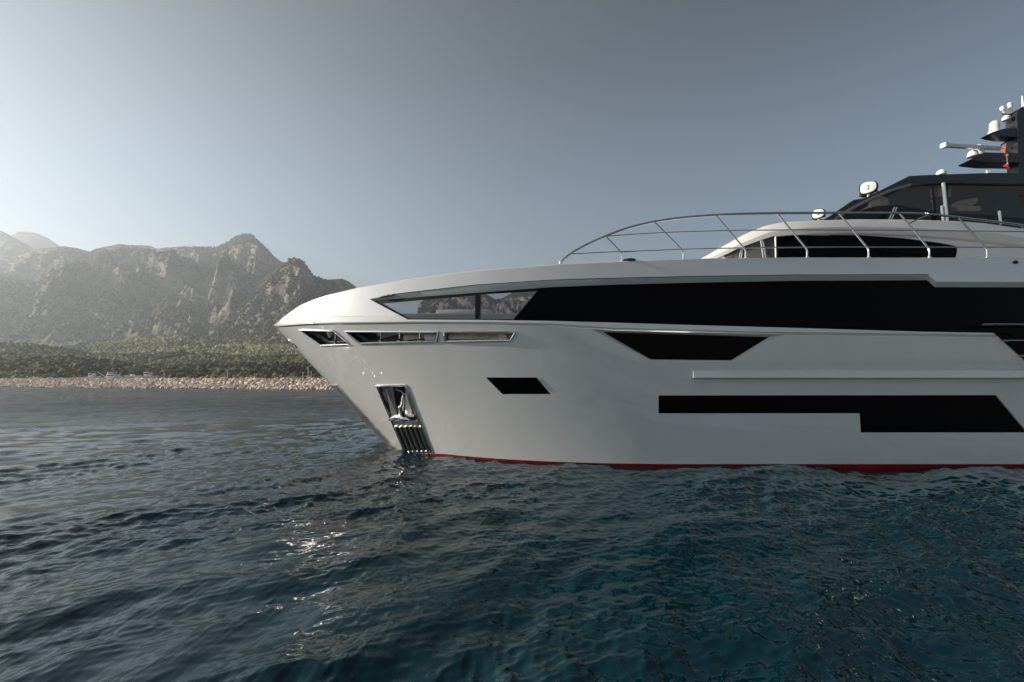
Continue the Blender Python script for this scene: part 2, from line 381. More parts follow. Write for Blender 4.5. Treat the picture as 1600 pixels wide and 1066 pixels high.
ridge_layer('mountain_shoulder', SIL_F, 1750, 1020, 1980, 20, 440, 420, 300, M['mountain'], .55, power=1.0, seed=44, wob=.08)
ridge_layer('mountain_flank', SIL_G, 1900, 1040, 2150, -420, 270, 420, 300, M['mountain'], .5, power=1.05, seed=71, wob=.08)
SIL_E1 = [(-560, 535), (-50, 536), (100, 535), (200, 531), (300, 527), (400, 533), (480, 541), (600, 545), (900, 548), (1500, 560)]
SIL_E2 = [(-560, 545), (-50, 539), (50, 541), (110, 549), (170, 557), (240, 556), (300, 553), (400, 560), (500, 557), (600, 563), (900, 565), (1500, 570)]
SIL_E3 = [(-560, 572), (-50, 577), (50, 566), (100, 564), (160, 569), (220, 577), (300, 580), (380, 577), (440, 573), (520, 579), (600, 581), (900, 583), (1500, 584)]
ridge_layer('foothill', SIL_E1, 1020, 760, 1350, -560, 1500, 420, 60, M['ground'], .12, seed=51, wob=.05, detail=.6)
ridge_layer('wooded_hill', SIL_E2, 660, 440, 800, -560, 1500, 420, 50, M['ground'], .12, seed=57, wob=.06, detail=.6)
ridge_layer('wooded_rise', SIL_E3, 385, 275, 470, -560, 1500, 420, 40, M['ground'], .12, seed=63, wob=.06, detail=.6)
V = []; 
gx = np.linspace(-6200, 6200, 80); gy = np.concatenate([np.linspace(252, 600, 10), np.linspace(700, 6200, 16)])
GX, GY = np.meshgrid(gx, gy); V = np.stack([GX, GY, np.full_like(GX, 1.2) + .8 * vnoise(GX / 90, GY / 90, 5)], -1).reshape(-1, 3)
idx = np.arange(len(V)).reshape(len(gy), len(gx))
me = fast_mesh('terrain', V, np.stack([idx[:-1, :-1], idx[:-1, 1:], idx[1:, 1:], idx[1:, :-1]], -1).reshape(-1, 4))
me.materials.append(M['ground']); o = bpy.data.objects.new('terrain', me); link(o); tag(o, kind='structure')

# ---- woods: crowns with uneven outline, colour varies tree by tree, foothill sunlight toned in
def ico(sub):
    bm = bmesh.new(); bmesh.ops.create_icosphere(bm, subdivisions=sub, radius=1)
    v = np.array([x.co[:] for x in bm.verts]); f = np.array([[x.index for x in g.verts] for g in bm.faces]); bm.free()
    return v, f
def leaf_material():
    m, nt, b = mat('pine_foliage'); setp(b, rough=.8, spec=.15)
    at = nt.nodes.new('ShaderNodeAttribute'); at.attribute_name = 'tone'
    tc = nt.nodes.new('ShaderNodeTexCoord'); n = nt.nodes.new('ShaderNodeTexNoise'); n.inputs['Scale'].default_value = .9; n.inputs['Detail'].default_value = 6; n.inputs['Roughness'].default_value = .75
    nt.links.new(tc.outputs['Object'], n.inputs['Vector'])
    mr = nt.nodes.new('ShaderNodeMapRange'); mr.inputs['From Min'].default_value = .35; mr.inputs['From Max'].default_value = .65
    mr.inputs['To Min'].default_value = .55; mr.inputs['To Max'].default_value = 1.4; nt.links.new(n.outputs['Fac'], mr.inputs['Value'])
    mx = nt.nodes.new('ShaderNodeVectorMath'); mx.operation = 'SCALE'
    nt.links.new(at.outputs['Color'], mx.inputs[0]); nt.links.new(mr.outputs[0], mx.inputs['Scale'])
    nt.links.new(mx.outputs[0], b.inputs['Base Color']); bump(nt, b, n.outputs['Fac'], 1.0, .8)
    return m
M['leaf'] = leaf_material()
def forest(name, specs):
    """specs: list of (positions n x 3, crown radius array, blobs per crown, subdivision, tone scale)"""
    VV = []; FF = []; CC = []; off = 0
    rg = np.random.RandomState(3)
    for (pos, rad, nb, sub, tone) in specs:
        v0, f0 = ico(sub); nv = len(v0)
        variants = [v0 * (1 + .55 * (rg.rand(nv, 1) - .5)) for _ in range(14)]
        n = len(pos)
        hue = np.clip(rg.rand(n, 1) * .5 + (fbm(pos[:, 0] / 50 + 9, pos[:, 1] / 30, 3, 15)[:, None] - .2), 0, 1)
        base = (np.array([[.040, .050, .022]]) * (1 - hue) + np.array([[.150, .135, .062]]) * hue) * (.75 + .5 * rg.rand(n, 1)) * tone * (.45 + 1.5 * np.clip((fbm(pos[:, 0] / 70, pos[:, 1] / 28, 3, 5) - .3) * 2, 0, 1))[:, None]
        for b_ in range(nb):
            r = rad * (.95 if nb == 1 else (.45 + .35 * rg.rand(n)))
            an = rg.rand(n) * 6.283; d = 0 if nb == 1 else rad * .65 * np.sqrt(rg.rand(n))
            c = pos + np.stack([np.cos(an) * d, np.sin(an) * d, rad * (.9 + (0 if nb == 1 else .5 * (rg.rand(n) - .5)))], -1)
            sq = np.stack([np.ones(n), np.ones(n), .62 + .3 * rg.rand(n)], -1)
            sel = rg.randint(0, 14, n)
            vv = np.stack(variants)[sel] * r[:, None, None] * sq[:, None, :] + c[:, None, :]
            VV.append(vv.reshape(-1, 3)); FF.append((f0[None] + (np.arange(n) * nv)[:, None, None] + off).reshape(-1, 3)); off += n * nv
            tint = base * (.85 + .3 * rg.rand(n, 1))
            CC.append(np.repeat(np.concatenate([tint, np.ones((n, 1))], 1), nv, 0))
    V = np.concatenate(VV); Fc = np.concatenate(FF); C = np.concatenate(CC).astype(np.float32)
    me = fast_mesh(name, V, Fc, smooth=False)
    ca = me.color_attributes.new('tone', 'FLOAT_COLOR', 'POINT'); ca.data.foreach_set('color', C.ravel())
    me.materials.append(M['leaf']); o = bpy.data.objects.new(name, me); link(o)
    tag(o, kind='stuff'); return o
def scatter(hill, n, pxmin, pxmax, s0, s1, seed, clump=0.0, cs=40.0):
    G = HILLS[hill]; nr, nc, _ = G.shape; rg = np.random.RandomState(seed)
    px = CX + F * G[0, :, 0] / G[0, :, 1]
    c0, c1 = np.searchsorted(px, pxmin), min(nc - 2, np.searchsorted(px, pxmax))
    nf = int(nr / 1.2)
    ci = rg.rand(n * 3) * (c1 - c0) + c0; ri = (s0 + (s1 - s0) * rg.rand(n * 3)) * (nf - 2)
    i = ri.astype(int); j = np.minimum(ci.astype(int), nc - 2); fi = (ri - i)[:, None]; fj = (ci - j)[:, None]
    p = (G[i, j] * (1 - fj) + G[i, j + 1] * fj) * (1 - fi) + (G[i + 1, j] * (1 - fj) + G[i + 1, j + 1] * fj) * fi
    if clump:
        m_ = fbm(p[:, 0] / cs, p[:, 1] / cs * .6, 3, seed) + .22 * rg.rand(len(p)) > clump
        p = p[m_]
    return p[:n]
rg = np.random.RandomState(8)
def flat_pts(n, y0, y1):
    y = y0 + (y1 - y0) * rg.rand(n); px = -90 + 760 * rg.rand(n)
    return np.stack([(px - CX) / F * y, y, np.full(n, 1.0)], -1)
fp = flat_pts(900, 256, 300); p3 = scatter('wooded_rise', 2600, -90, 680, 0, 1, 1, .33, 30)
p2 = scatter('wooded_hill', 5200, -90, 680, .05, 1, 2, .36, 45); p1 = scatter('foothill', 8200, -90, 680, .1, 1, 3, .40, 70)
fo = forest('forest', [
    (fp, 1.6 + 2.2 * rg.rand(len(fp)), 4, 2, 1.0), (p3, 1.9 + 1.9 * rg.rand(len(p3)), 3, 2, 1.0),
    (p2, 2.3 + 2.2 * rg.rand(len(p2)), 2, 1, 1.3), (p1, 2.6 + 2.4 * rg.rand(len(p1)), 1, 1, 2.7)])  # foothill crowns toned much lighter: the sunny slope is put into their colour
tag(fo, 'dense green pine wood and scrub covering the low hills behind the breakwater', 'forest')
pm = np.concatenate([scatter('mountain_shoulder', 5000, 30, 430, .03, 1.0, 14, .58, 90), scatter('mountain_flank', 6000, -60, 260, .03, 1.0, 15, .58, 90), scatter('mountain', 15000, -40, 640, .03, 1.0, 4, .60, 150), scatter('mountain_spur', 8000, 250, 700, .03, 1.0, 5, .60, 100)])
fm = forest('mountain_scrub', [(pm, 3.0 + 3.6 * rg.rand(len(pm)) ** 2, 1, 1, .8)])
tag(fm, 'dark scattered pines and bushes on the grey mountain slopes', 'scrub')

# ---- breakwater
BW0, BWT = 136.0, 3.55
bx = np.linspace(-360, 120, 180)
prof = [(BW0 - 1.0, -.9), (BW0 + .2, .1), (BW0 + 3.6, BWT - .5), (BW0 + 4.4, BWT - .12), (BW0 + 9, BWT - .1), (BW0 + 10, BWT - .5), (BW0 + 15, -.9)]
def bwy(x): return -.5 * (x + 60)
def bwz(x): return 1 + .0019 * max(0, -(x + 60))
V = [(x, y + bwy(x), (z * bwz(x) if z > 0 else z) + .12 * math.sin(x * 1.7 + y)) for x in bx for (y, z) in prof]
n_ = len(prof); Fc = [(i * n_ + j, i * n_ + j + 1, (i + 1) * n_ + j + 1, (i + 1) * n_ + j) for i in range(len(bx) - 1) for j in range(n_ - 1)]
M['stone'] = None
def stone_material():
    m, nt, b = mat('pale_limestone'); setp(b, rough=.9, spec=.2)
    oi = nt.nodes.new('ShaderNodeObjectInfo')
    n, r = noise_mix(nt, None, .9, (0.55, 0.45, 0.38), (0.90, 0.80, 0.71), .3, .7, detail=7)
    mr = nt.nodes.new('ShaderNodeMapRange'); mr.inputs['To Min'].default_value = .8; mr.inputs['To Max'].default_value = 1.08
    nt.links.new(oi.outputs['Random'], mr.inputs['Value'])
    mx = nt.nodes.new('ShaderNodeVectorMath'); mx.operation = 'SCALE'; nt.links.new(r.outputs[0], mx.inputs[0]); nt.links.new(mr.outputs[0], mx.inputs['Scale'])
    nt.links.new(mx.outputs[0], b.inputs['Base Color']); bump(nt, b, n.outputs['Fac'], .6, .1)
    return m
M['stone'] = stone_material()
o = mk('breakwater', V, Fc, simple('breakwater_core', (.20, .165, .135), .95, var=.3, scale=1.5), None, smooth=False); 
tag(o, 'long low breakwater embankment of piled limestone across the bay', 'breakwater')
o['kind'] = 'structure'
def rock_mesh(k):
    rg = np.random.RandomState(100 + k); v, f = ico(2)
    # cut by random planes for a quarried, angular shape
    for _ in range(11):
        d = rg.randn(3); d /= np.linalg.norm(d); h = .52 + .3 * rg.rand()
        t = v @ d; v = v - np.outer(np.clip(t - h, 0, None), d)
    v = v * np.array([1.25, .85, .75]) + .03 * rg.randn(*v.shape)
    me = fast_mesh('boulder', v, f, smooth=False); me.materials.append(M['stone']); return me
RM = [rock_mesh(k) for k in range(7)]
rg = np.random.RandomState(21); slots = []
x = -288.0
while x < 20:
    for j in range(6):
        t = (j + .5 * rg.rand()) / 5.6
        slots.append((x + 1.1 * rg.rand(), BW0 - .15 + 4.3 * t + .3 * rg.randn() * .5, .12 + (BWT - .32) * min(t, 1), rg.rand()))
    x += 1.4
slots.sort(key=lambda s: -(.5 + .65 * s[3]))
proto = None; VV = []; FF = []; off = 0
for i, (x, y, z, q) in enumerate(slots):
    y += bwy(x); z *= bwz(x)
    rr = .56 + .5 * q
    vis = (CX + F * x / y) > -6 and (CX + F * x / y) < 512
    rot = Matrix.Rotation(rg.rand() * 6.28, 4, 'Z') @ Matrix.Rotation(R(40) * (rg.rand() - .3), 4, 'X') @ Matrix.Rotation(R(60) * (rg.rand() - .5), 4, 'Y')
    if vis and (proto is None or proto < 300):
        proto = (proto or 0) + 1
        o = bpy.data.objects.new('boulder', RM[i % 7]); link(o)
        o.matrix_world = Matrix.Translation((x, y, z)) @ rot @ Matrix.Scale(rr, 4)
        tag(o, 'pale pinkish limestone boulder piled on the long breakwater at the water edge', 'boulder', 'limestone boulders of the breakwater')
    else:
        me0 = RM[i % 7]; v = np.array([tuple(rot @ (a.co * rr) + Vector((x, y, z))) for a in me0.vertices]); f = np.array([list(p.vertices) for p in me0.polygons]) + off
        VV.append(v); FF.append(f); off += len(v)
for k in range(1500):                                    # small filling stones
    x = -288 + 308 * rg.rand(); t = rg.rand(); y = BW0 - .3 + 4.2 * t + bwy(x); z = (.02 + (BWT - .2) * t) * bwz(x); rr = .2 + .22 * rg.rand()
    v0, f0 = ico(1); v = v0 * (1 + .5 * (rg.rand(len(v0), 1) - .5)) * rr * np.array([1.2, .9, .8]) + np.array([x, y, z]); VV.append(v); FF.append(f0 + off); off += len(v)
me = fast_mesh('rubble', np.concatenate(VV), np.concatenate(FF), smooth=False); me.materials.append(M['stone'])
o = bpy.data.objects.new('rubble', me); link(o); tag(o, 'smaller limestone rubble filling the gaps between the breakwater boulders', 'rubble', kind='stuff')

# ---- boats and poles behind the breakwater (harbour water at z 0, only their tops show)
def far_boat(name, label, px0, px1, Y, cab, extra):
    x0, x1 = (px0 - CX) / F * Y, (px1 - CX) / F * Y
    L = x1 - x0; cx = (x0 + x1) / 2
    t = empty(name, (cx, Y, 0)); tag(t, label, 'boat', 'workboats moored behind the breakwater')
    hb = MB(); st = [(-.5, .75, 3.4), (-.46, .95, 3.7), (0, 1.1, 3.75), (.3, .95, 3.9), (.44, .5, 4.15), (.5, .05, 4.35)]
    V = []
    for (s, b, z) in st:
        for (yy, zz) in ((-b * 1.6, z), (-b * 1.3, .6), (0, -.4), (b * 1.3, .6), (b * 1.6, z)): V.append((s * L * (1 if zz > 1 else .9), yy, zz * (1.36 if zz > 1 else 1)))
    Fc = [(i * 5 + j, i * 5 + j + 1, i * 5 + j + 6, i * 5 + j + 5) for i in range(5) for j in range(4)] + [(i * 5, i * 5 + 5, i * 5 + 9, i * 5 + 4) for i in range(5)] + [(0, 1, 2, 3, 4)]
    hb.add(V, Fc).build('hull', M['white'], t, smooth=False)
    for (nm, m, ops) in extra:
        mb = MB()
        for op in ops:
            k = (Y) / F
            if op[0] == 'b':
                _, ax, ay, bx_, by_, d = op
                A = P(ax, ay, Y); B = P(bx_, by_, Y)
                mb.box(((A.x + B.x) / 2 - cx, 0, (A.z + B.z) / 2), (abs(B.x - A.x), d, abs(A.z - B.z)), bevel=.05)
            else:
                _, ax, ay, bx_, by_, r = op
                A = P(ax, ay, Y); B = P(bx_, by_, Y); mb.tube([(A.x - cx, 0, A.z), (B.x - cx, 0, B.z)], r, 6)
        mb.build(nm, m, t)
YB = 228
far_boat('fishing_boat', 'small pale boat with a leaning red mast behind the breakwater, leftmost of three', 122, 158, YB, 0,
         [('cabin', M['white'], [('b', 141, 583.5, 147, 591, 2.2)]), ('cabin_window', M['charcoal'], [('b', 141.6, 585, 146.4, 586.6, 2.3)]),
          ('mast', simple('rust_red', (.32, .08, .05), .7), [('t', 125, 591, 117, 575, .14), ('t', 144, 584, 143, 578, .07)]), ('rail', M['white'], [('t', 130, 588.6, 157, 588.4, .08)])])
far_boat('fishing_boat', 'white boat with a diagonal crane boom and stacked bridge, middle of three behind the breakwater', 160, 192, YB, 0,
         [('cabin', M['white'], [('b', 169, 585.2, 182, 591, 2.4), ('b', 171, 581.6, 176, 585.4, 2.0)]), ('cabin_window', M['charcoal'], [('b', 170, 586.3, 181, 587.6, 2.5), ('b', 171.6, 582.4, 175.6, 583.6, 2.1)]),
          ('boom', M['white'], [('t', 152.5, 581.6, 168, 591, .2), ('t', 168, 591, 168, 582, .08)]), ('mast', M['redcloth'], [('t', 173.5, 581.6, 172.5, 576, .09)]), ('post', M['white'], [('t', 181, 586, 182, 580.5, .12)])])
far_boat('passenger_boat', 'long white boat with a flat roof and red topped wheelhouse behind the breakwater', 197, 249, YB, 0,
         [('roof', M['white'], [('b', 198, 587.2, 248, 589.0, 3.2)]), ('wheelhouse', M['white'], [('b', 227.5, 581.5, 235, 587.3, 2.4), ('b', 205, 584.6, 209, 587.3, 1.5)]), ('wheelhouse_window', M['charcoal'], [('b', 228, 583, 234.4, 584.6, 2.5)]),
          ('flag', M['redcloth'], [('b', 227, 576.8, 232.5, 580, .2)]), ('mast', M['white'], [('t', 231, 581.6, 231, 575.4, .07)]),
          ('post', M['charcoal'], [('t', q, 589, q, 592, .09) for q in (206, 215, 224, 233, 242)])])
poles = [(256.5, 583.5, .09, 'thin grey pole just right of the long flat roofed boat'), (356, 583, .1, 'lone thin pole standing halfway along the breakwater'), (398, 586, .06, 'short faint pole right of the lone breakwater pole'),
         (473.5, 583, .09, 'leftmost of three pale poles on the breakwater beside the yacht bow'), (481.5, 575.5, .1, 'tallest pale pole on the breakwater beside the yacht bow'), (486.5, 582, .09, 'rightmost of three pale poles on the breakwater beside the yacht bow')]
for (px, py, r, lb) in poles:
    yp = 190 if px < 300 else (170 if px < 420 else 152); A = P(px, py, yp); t = empty('harbour_pole', (A.x, yp, 0)); tag(t, lb, 'pole', 'poles behind the breakwater')
    MB().tube([(0, 0, -.5), (0, 0, A.z)], r, 8).build('pole', M['brush'], t); MB().lathe([(r * 1.9, 0), (r * 1.9, .2), (.02, .3)], (0, 0, A.z), n=8).build('pole_cap', M['white'], t)
for (px, py, lb) in ((43, 588.6, 'small pale buoy topping the breakwater at the far left'), (53, 588.2, 'pale round buoy on the breakwater right of the leftmost one')):
    A = P(px, 589.6, 238)
    b_ = MB().lathe([(.12, -.1), (.3, 0), (.34, .25), (.2, .5), (.05, .62)], (0, 0, 0), n=12).build('buoy', M['white']); b_.location = A; tag(b_, lb, 'buoy')

# ================================================================== THE YACHT
C0 = 13.5                                               # centreline distance from the camera
yacht = empty('motor_yacht', (8.0, C0, 0)); tag(yacht, 'large white motor yacht with black side windows, red waterline stripe and curved bow rail', 'yacht')
YL = Vector((8.0, C0, 0))
def ymk(name, V, Fc, m, parent=None, **k):
    o = mk(name, [Vector(v) - YL for v in V], Fc, m, parent or yacht, **k); return o
def ybuild(mb, name, m, parent=None, smooth=True, angle=35):
    mb.v = [tuple(Vector(v) - YL) for v in mb.v]
    return mb.build(name, m, parent or yacht, smooth, angle)

XE = 24.0
def taper(X): return 1 - .09 * np.clip((X - 13) / 11, 0, 1) ** 2
def b_k(X): 
    u = np.clip((X + 6.94) / 9.0, 0, 1); return 4.02 * (1 - (1 - u) ** 2.2) ** .62 * taper(X)
def b_w(X):
    u = np.clip((X + 3.75) / 8.0, 0, 1); return 3.96 * (1 - (1 - u) ** 2.6) ** .75 * taper(X)
def zline(X, b, pts):
    Y = C0 - b; px = CX + F * X / Y
    return CAMH + (HY - ip(px, pts)) / F * Y
KN = [(432, 509), (480, 505.5), (520, 504.5), (640, 503.5), (760, 504), (860, 506.5), (960, 513.5), (1100, 517), (1200, 519.5), (1440, 522.5), (1555, 524), (2400, 533)]
SH = [(432, 505), (441, 496), (452, 488), (468, 477), (485, 469.5), (510, 461), (560, 449), (640, 435.5), (700, 427.5), (760, 421), (880, 412), (1000, 406.5), (1100, 403.7), (1240, 402), (1600, 402.5), (2400, 404)]
def z_k(X): return zline(X, b_k(X), KN)
def b_s(X):
    return np.maximum(b_k(X) - .10 - .05 * np.clip((X + 6.9) / 3, 0, 1), 0) 
def z_s(X): return np.maximum(zline(X, b_s(X), SH), z_k(X) + .10)
def stations(x0, n=300):
    t = np.concatenate([np.linspace(0.03, 1, n) ** 2 * .62, np.linspace(.62, 1, 50)[1:]])
    return x0 + (XE - x0) * t, t
Xk, T_ = stations(-6.94); Xw, _ = stations(-3.75)
bk, zk, bw = b_k(Xk), z_k(Xk), b_w(Xw)
zr = np.clip((Xw + 3.2) / 1.6, 0, 1) * .19 - .13          # top of the red stripe
tr = zr / zk
def hull_pt(i, t):                                       # t: 0 waterline .. 1 knuckle
    e = np.clip(t, 0, 1)
    X = Xw[i] + (Xk[i] - Xw[i]) * t
    b = bw[i] + (bk[i] - bw[i]) * e ** 1.22 if t >= 0 else bw[i] * (1 + .25 * t)
    return X, b, zk[i] * t
n_st = len(Xk)
rows = [lambda i, s=s: hull_pt(i, tr[i] + (.985 - tr[i]) * s) for s in np.linspace(0, 1, 34)]
NR = len(rows)
# closed section: near side bottom->top, deck, far side top->bottom
V = []; Fc = []
for i in range(n_st):
    pr = [f(i) for f in rows]
    for (X, b, z) in pr: V.append((X, C0 - b, z))
    for (X, b, z) in reversed(pr): V.append((X, C0 + b, z))
m2 = 2 * NR
for i in range(n_st - 1):
    for j in range(m2):
        k = (j + 1) % m2
        Fc.append((i * m2 + j, i * m2 + k, (i + 1) * m2 + k, (i + 1) * m2 + j))
Fc.append(tuple(range(m2))); Fc.append(tuple((n_st - 1) * m2 + j for j in range(m2)))
hullV, hullF = V, Fc
# red bottom
V = []; Fc = []
for i in range(n_st):
    X0, b0, z0 = hull_pt(i, tr[i])
    X1, b1, z1 = hull_pt(i, -.12)
    sec = [(X0, b0 + .006, z0), (X1, b1 + .006, min(z1, z0 - .05)), (X1 + .3, b1 * .72, -1.1), (X1 + .5, .02, -1.5)]
    for (X, b, z) in sec: V.append((X, C0 - b, z))
    for (X, b, z) in reversed(sec): V.append((X, C0 + b, z))
for i in range(n_st - 1):
    for j in range(8):
        k = (j + 1) % 8
        Fc.append((i * 8 + j, i * 8 + k, (i + 1) * 8 + k, (i + 1) * 8 + j))
Fc.append(tuple(range(8))); Fc.append(tuple((n_st - 1) * 8 + j for j in range(8)))
ymk('antifouling_stripe', V, Fc, M['red'], smooth=True, angle=40)

# bulwark (upper hull): lip, panel, cap, inside
def sec_b(i, side):
    X = Xk[i]; b = bk[i]; bs = float(b_s(X)); zs = float(z_s(X)); z0 = zk[i]
    lip = float(np.clip(1 - (X - .6) / 1.8, 0, 1)); st = .07 * lip + .002; h = .085 + .05 * lip
    h = min(h, (zs - z0) * .3)
    thk = .14; cl = float(np.clip((X + 5.3) / .5, 0, 1))
    bi = max(0.0, bs - thk) * cl
    bi0 = max(0.0, b - thk - .03) * cl
    pts = [(b - .015, z0 - .012), (b, z0 + .012), (b, z0 + h), (b - st, z0 + h + .035)]
    bp = b - st; zp = z0 + h + .035
    for s in np.linspace(0, 1, 17)[1:]:
        pts.append((bp + (bs - bp) * (s ** 1.6), zp + (zs - .02 - zp) * s))
    pts += [(bs - .02, zs), (bi + .0, zs + (.05 if cl < 1 else 0.0)), (bi0, z0 - .012)]
    return [(X, C0 + side * -max(q, 0), z) for (q, z) in pts]
def bulw(side):
    V = []; Fc = []
    for i in range(n_st): V += sec_b(i, side)
    m = len(V) // n_st
    for i in range(n_st - 1):
        for j in range(m):
            k = (j + 1) % m; Fc.append((i * m + j, i * m + k, (i + 1) * m + k, (i + 1) * m + j))
    Fc.append(tuple(range(m))); Fc.append(tuple((n_st - 1) * m + j for j in range(m)))
    return V, Fc
bulV, bulF = bulw(1)

# near-side surfaces as a ray target
def bvh_of(V, Fc): return BVHTree.FromPolygons([Vector(v) for v in V], [tuple(f) for f in Fc if len(f) < 9])
bvh_h = bvh_of(hullV, hullF); bvh_b = bvh_of(bulV, bulF)
EYE = Vector((0, 0, CAMH))
def hit(px, py, trees=(bvh_h, bvh_b)):
    d = Vector(((px - CX) / F, 1, (HY - py) / F)).normalized(); best = None
    for t in trees:
        loc, nrm, idx_, dist = t.ray_cast(EYE, d)
        if loc is not None and (best is None or dist < best[2]): best = (loc, nrm, dist)
    if best is None:
        return None
    n = best[1]
    if n.dot(d) > 0: n = -n
    return best[0], n
def hit2(px, py, trees=(bvh_h, bvh_b)):
    r = hit(px, py, trees)
    for k in range(1, 40):
        if r: break
        r = hit(px + .8 * k, py, trees) or hit(px, py - .5 * k, trees) or hit(px, py + .5 * k, trees)
    return r
def dens(poly, step=14):
    out = []
    for a, b in zip(poly, poly[1:] + poly[:1]):
        n = max(1, int(math.hypot(b[0] - a[0], b[1] - a[1]) / step))
        out += [(a[0] + (b[0] - a[0]) * i / n, a[1] + (b[1] - a[1]) * i / n) for i in range(n)]
    return out
def meann(pts, trees):
    s = Vector()
    for p in pts:
        h = hit2(*p, trees)
        s += h[1]
    return s.normalized()
def cutter(poly_o, poly_i, depth, nrm, trees, mb, step=14):
    """frustum: outer outline at the surface, inner outline at depth; extends 0.25 outside"""
    no = []; ni = []
    for a, b, c, d in zip(poly_o, poly_o[1:] + poly_o[:1], poly_i, poly_i[1:] + poly_i[:1]):
        n = max(1, int(math.hypot(b[0] - a[0], b[1] - a[1]) / step))
        for i in range(n):
            t = i / n
            no.append((a[0] + (b[0] - a[0]) * t, a[1] + (b[1] - a[1]) * t)); ni.append((c[0] + (d[0] - c[0]) * t, c[1] + (d[1] - c[1]) * t))
    O = [hit2(*p, trees)[0] for p in no]; I = [hit2(*p, trees)[0] for p in ni]
    rings = [[p + nrm * .25 for p in O], [p + nrm * .002 for p in O], [p - nrm * depth[0] for p in I]]
    if len(depth) > 1: rings.append([p - nrm * depth[1] for p in I])
    k = len(O); V = [q for r in rings for q in r]
    Fc = [(r * k + j, r * k + (j + 1) % k, (r + 1) * k + (j + 1) % k, (r + 1) * k + j) for r in range(len(rings) - 1) for j in range(k)]
    # caps triangulated in the plane across the normal
    ax = nrm.orthogonal().normalized(); ay = nrm.cross(ax)
    for r in (0, len(rings) - 1):
        for tri in geometry.tessellate_polygon([[Vector((p.dot(ax), p.dot(ay), 0)) for p in rings[r]]]):
            Fc.append(tuple(r * k + q for q in tri))
    mb.add(V, Fc)
def boolean(V, Fc, cmb, name, mats):
    base = mk(name, V, Fc, mats[0]); me = base.data
    cm = mk('cut', cmb.v, cmb.f, mats[1])
    mod = base.modifiers.new('b', 'BOOLEAN'); mod.operation = 'DIFFERENCE'; mod.object = cm; mod.solver = 'EXACT'
    try: mod.material_mode = 'TRANSFER'
    except Exception: pass
    mod.use_self = False
    dg = bpy.context.evaluated_depsgraph_get(); nm = bpy.data.meshes.new_from_object(base.evaluated_get(dg))
    nm.name = name
    bpy.data.objects.remove(base); bpy.data.objects.remove(cm)
    nm.transform(Matrix.Translation(-YL))
    nm.polygons.foreach_set('use_smooth', [True] * len(nm.polygons)); nm.set_sharp_from_angle(angle=R(28))
    o = bpy.data.objects.new(name, nm); link(o, yacht)
    print('BOOL', name, len(nm.polygons), [m.name for m in nm.materials])
    return o
def patch(poly_top, poly_bot, x0, x1, off, nrm=None, rows=5, step=8, trees=(bvh_h, bvh_b), clampT=None):
    """columns of an image outline laid on the hull surface, moved by off along nrm"""
    xs = sorted(set([x0, x1] + [p[0] for p in poly_top + poly_bot if x0 < p[0] < x1] + list(np.arange(x0, x1, step))))
    V = []; 
    for x in xs:
        a, b = float(ip(x, poly_top)), float(ip(x, poly_bot))
        for j in range(rows + 1):
            h = hit2(x, a + (b - a) * j / rows, trees); V.append(h[0] + (nrm or h[1]) * off)
    r = rows + 1
    Fc = [(i * r + j, i * r + j + 1, (i + 1) * r + j + 1, (i + 1) * r + j) for i in range(len(xs) - 1) for j in range(rows)]
    return V, Fc
def ringstrip(A, B, off, nrm=None, step=10, trees=(bvh_h, bvh_b)):
    V = []; n_ = 0
    for a, b, c, d in zip(A, A[1:] + A[:1], B, B[1:] + B[:1]):
        n = max(1, int(math.hypot(b[0] - a[0], b[1] - a[1]) / step))
        for i in range(n):
            t = i / n
            for (p, q) in ((a, b), (c, d)):
                h = hit2(p[0] + (q[0] - p[0]) * t, p[1] + (q[1] - p[1]) * t, trees); V.append(h[0] + (nrm or h[1]) * off)
            n_ += 1
    return V, [(2 * i, 2 * i + 1, (2 * i + 3) % (2 * n_), (2 * i + 2) % (2 * n_)) for i in range(n_)]
def outline(poly, r, off, closed=True, step=7, trees=(bvh_h, bvh_b), nrm=None):
    pts = dens(poly, step) if closed else dens(poly, step)[:]
    P3 = []
    for p in pts:
        h = hit2(*p, trees); P3.append(h[0] + (nrm or h[1]) * off)
    return P3

# ---- cut the upper hull windows through
NB = Vector((0, -1, 0)); TB = (bvh_b,); THH = (bvh_h,)
cb = MB()
XR = 2150
band_o = [(577, 467.5), (614, 461), (680, 453), (742, 446.5), (860, 439), (960, 436), (1100, 433), (1240, 431), (1451, 430.5), (1462, 440), (XR, 441),
          (XR, 520), (1552, 520.5), (1440, 518.5), (1240, 512.5), (1112, 509), (998, 505.5), (860, 501.5), (742, 500), (637, 499.5)]
band_i = [(582.5, 470), (616, 466), (680, 461.5), (742, 457), (860, 448), (960, 444), (1100, 440.5), (1240, 438), (1453, 437), (1466, 448), (XR, 449),
          (XR, 519.5), (1552, 520), (1440, 518), (1240, 512), (1112, 508.5), (998, 505), (860, 501), (742, 499.5), (638, 499)]
cutter(band_o, band_i, (.055, .6), NB, TB, cb, step=22)
M['reveal'] = gelcoat('grey_reveal_paint', (0.50, 0.53, 0.55))
bul = boolean(bulV, bulF, cb, 'bulwark', [M['upper'], M['reveal']])
V, Fc = bulw(-1); ymk('bulwark', V, Fc, M['upper'], smooth=True, angle=28)

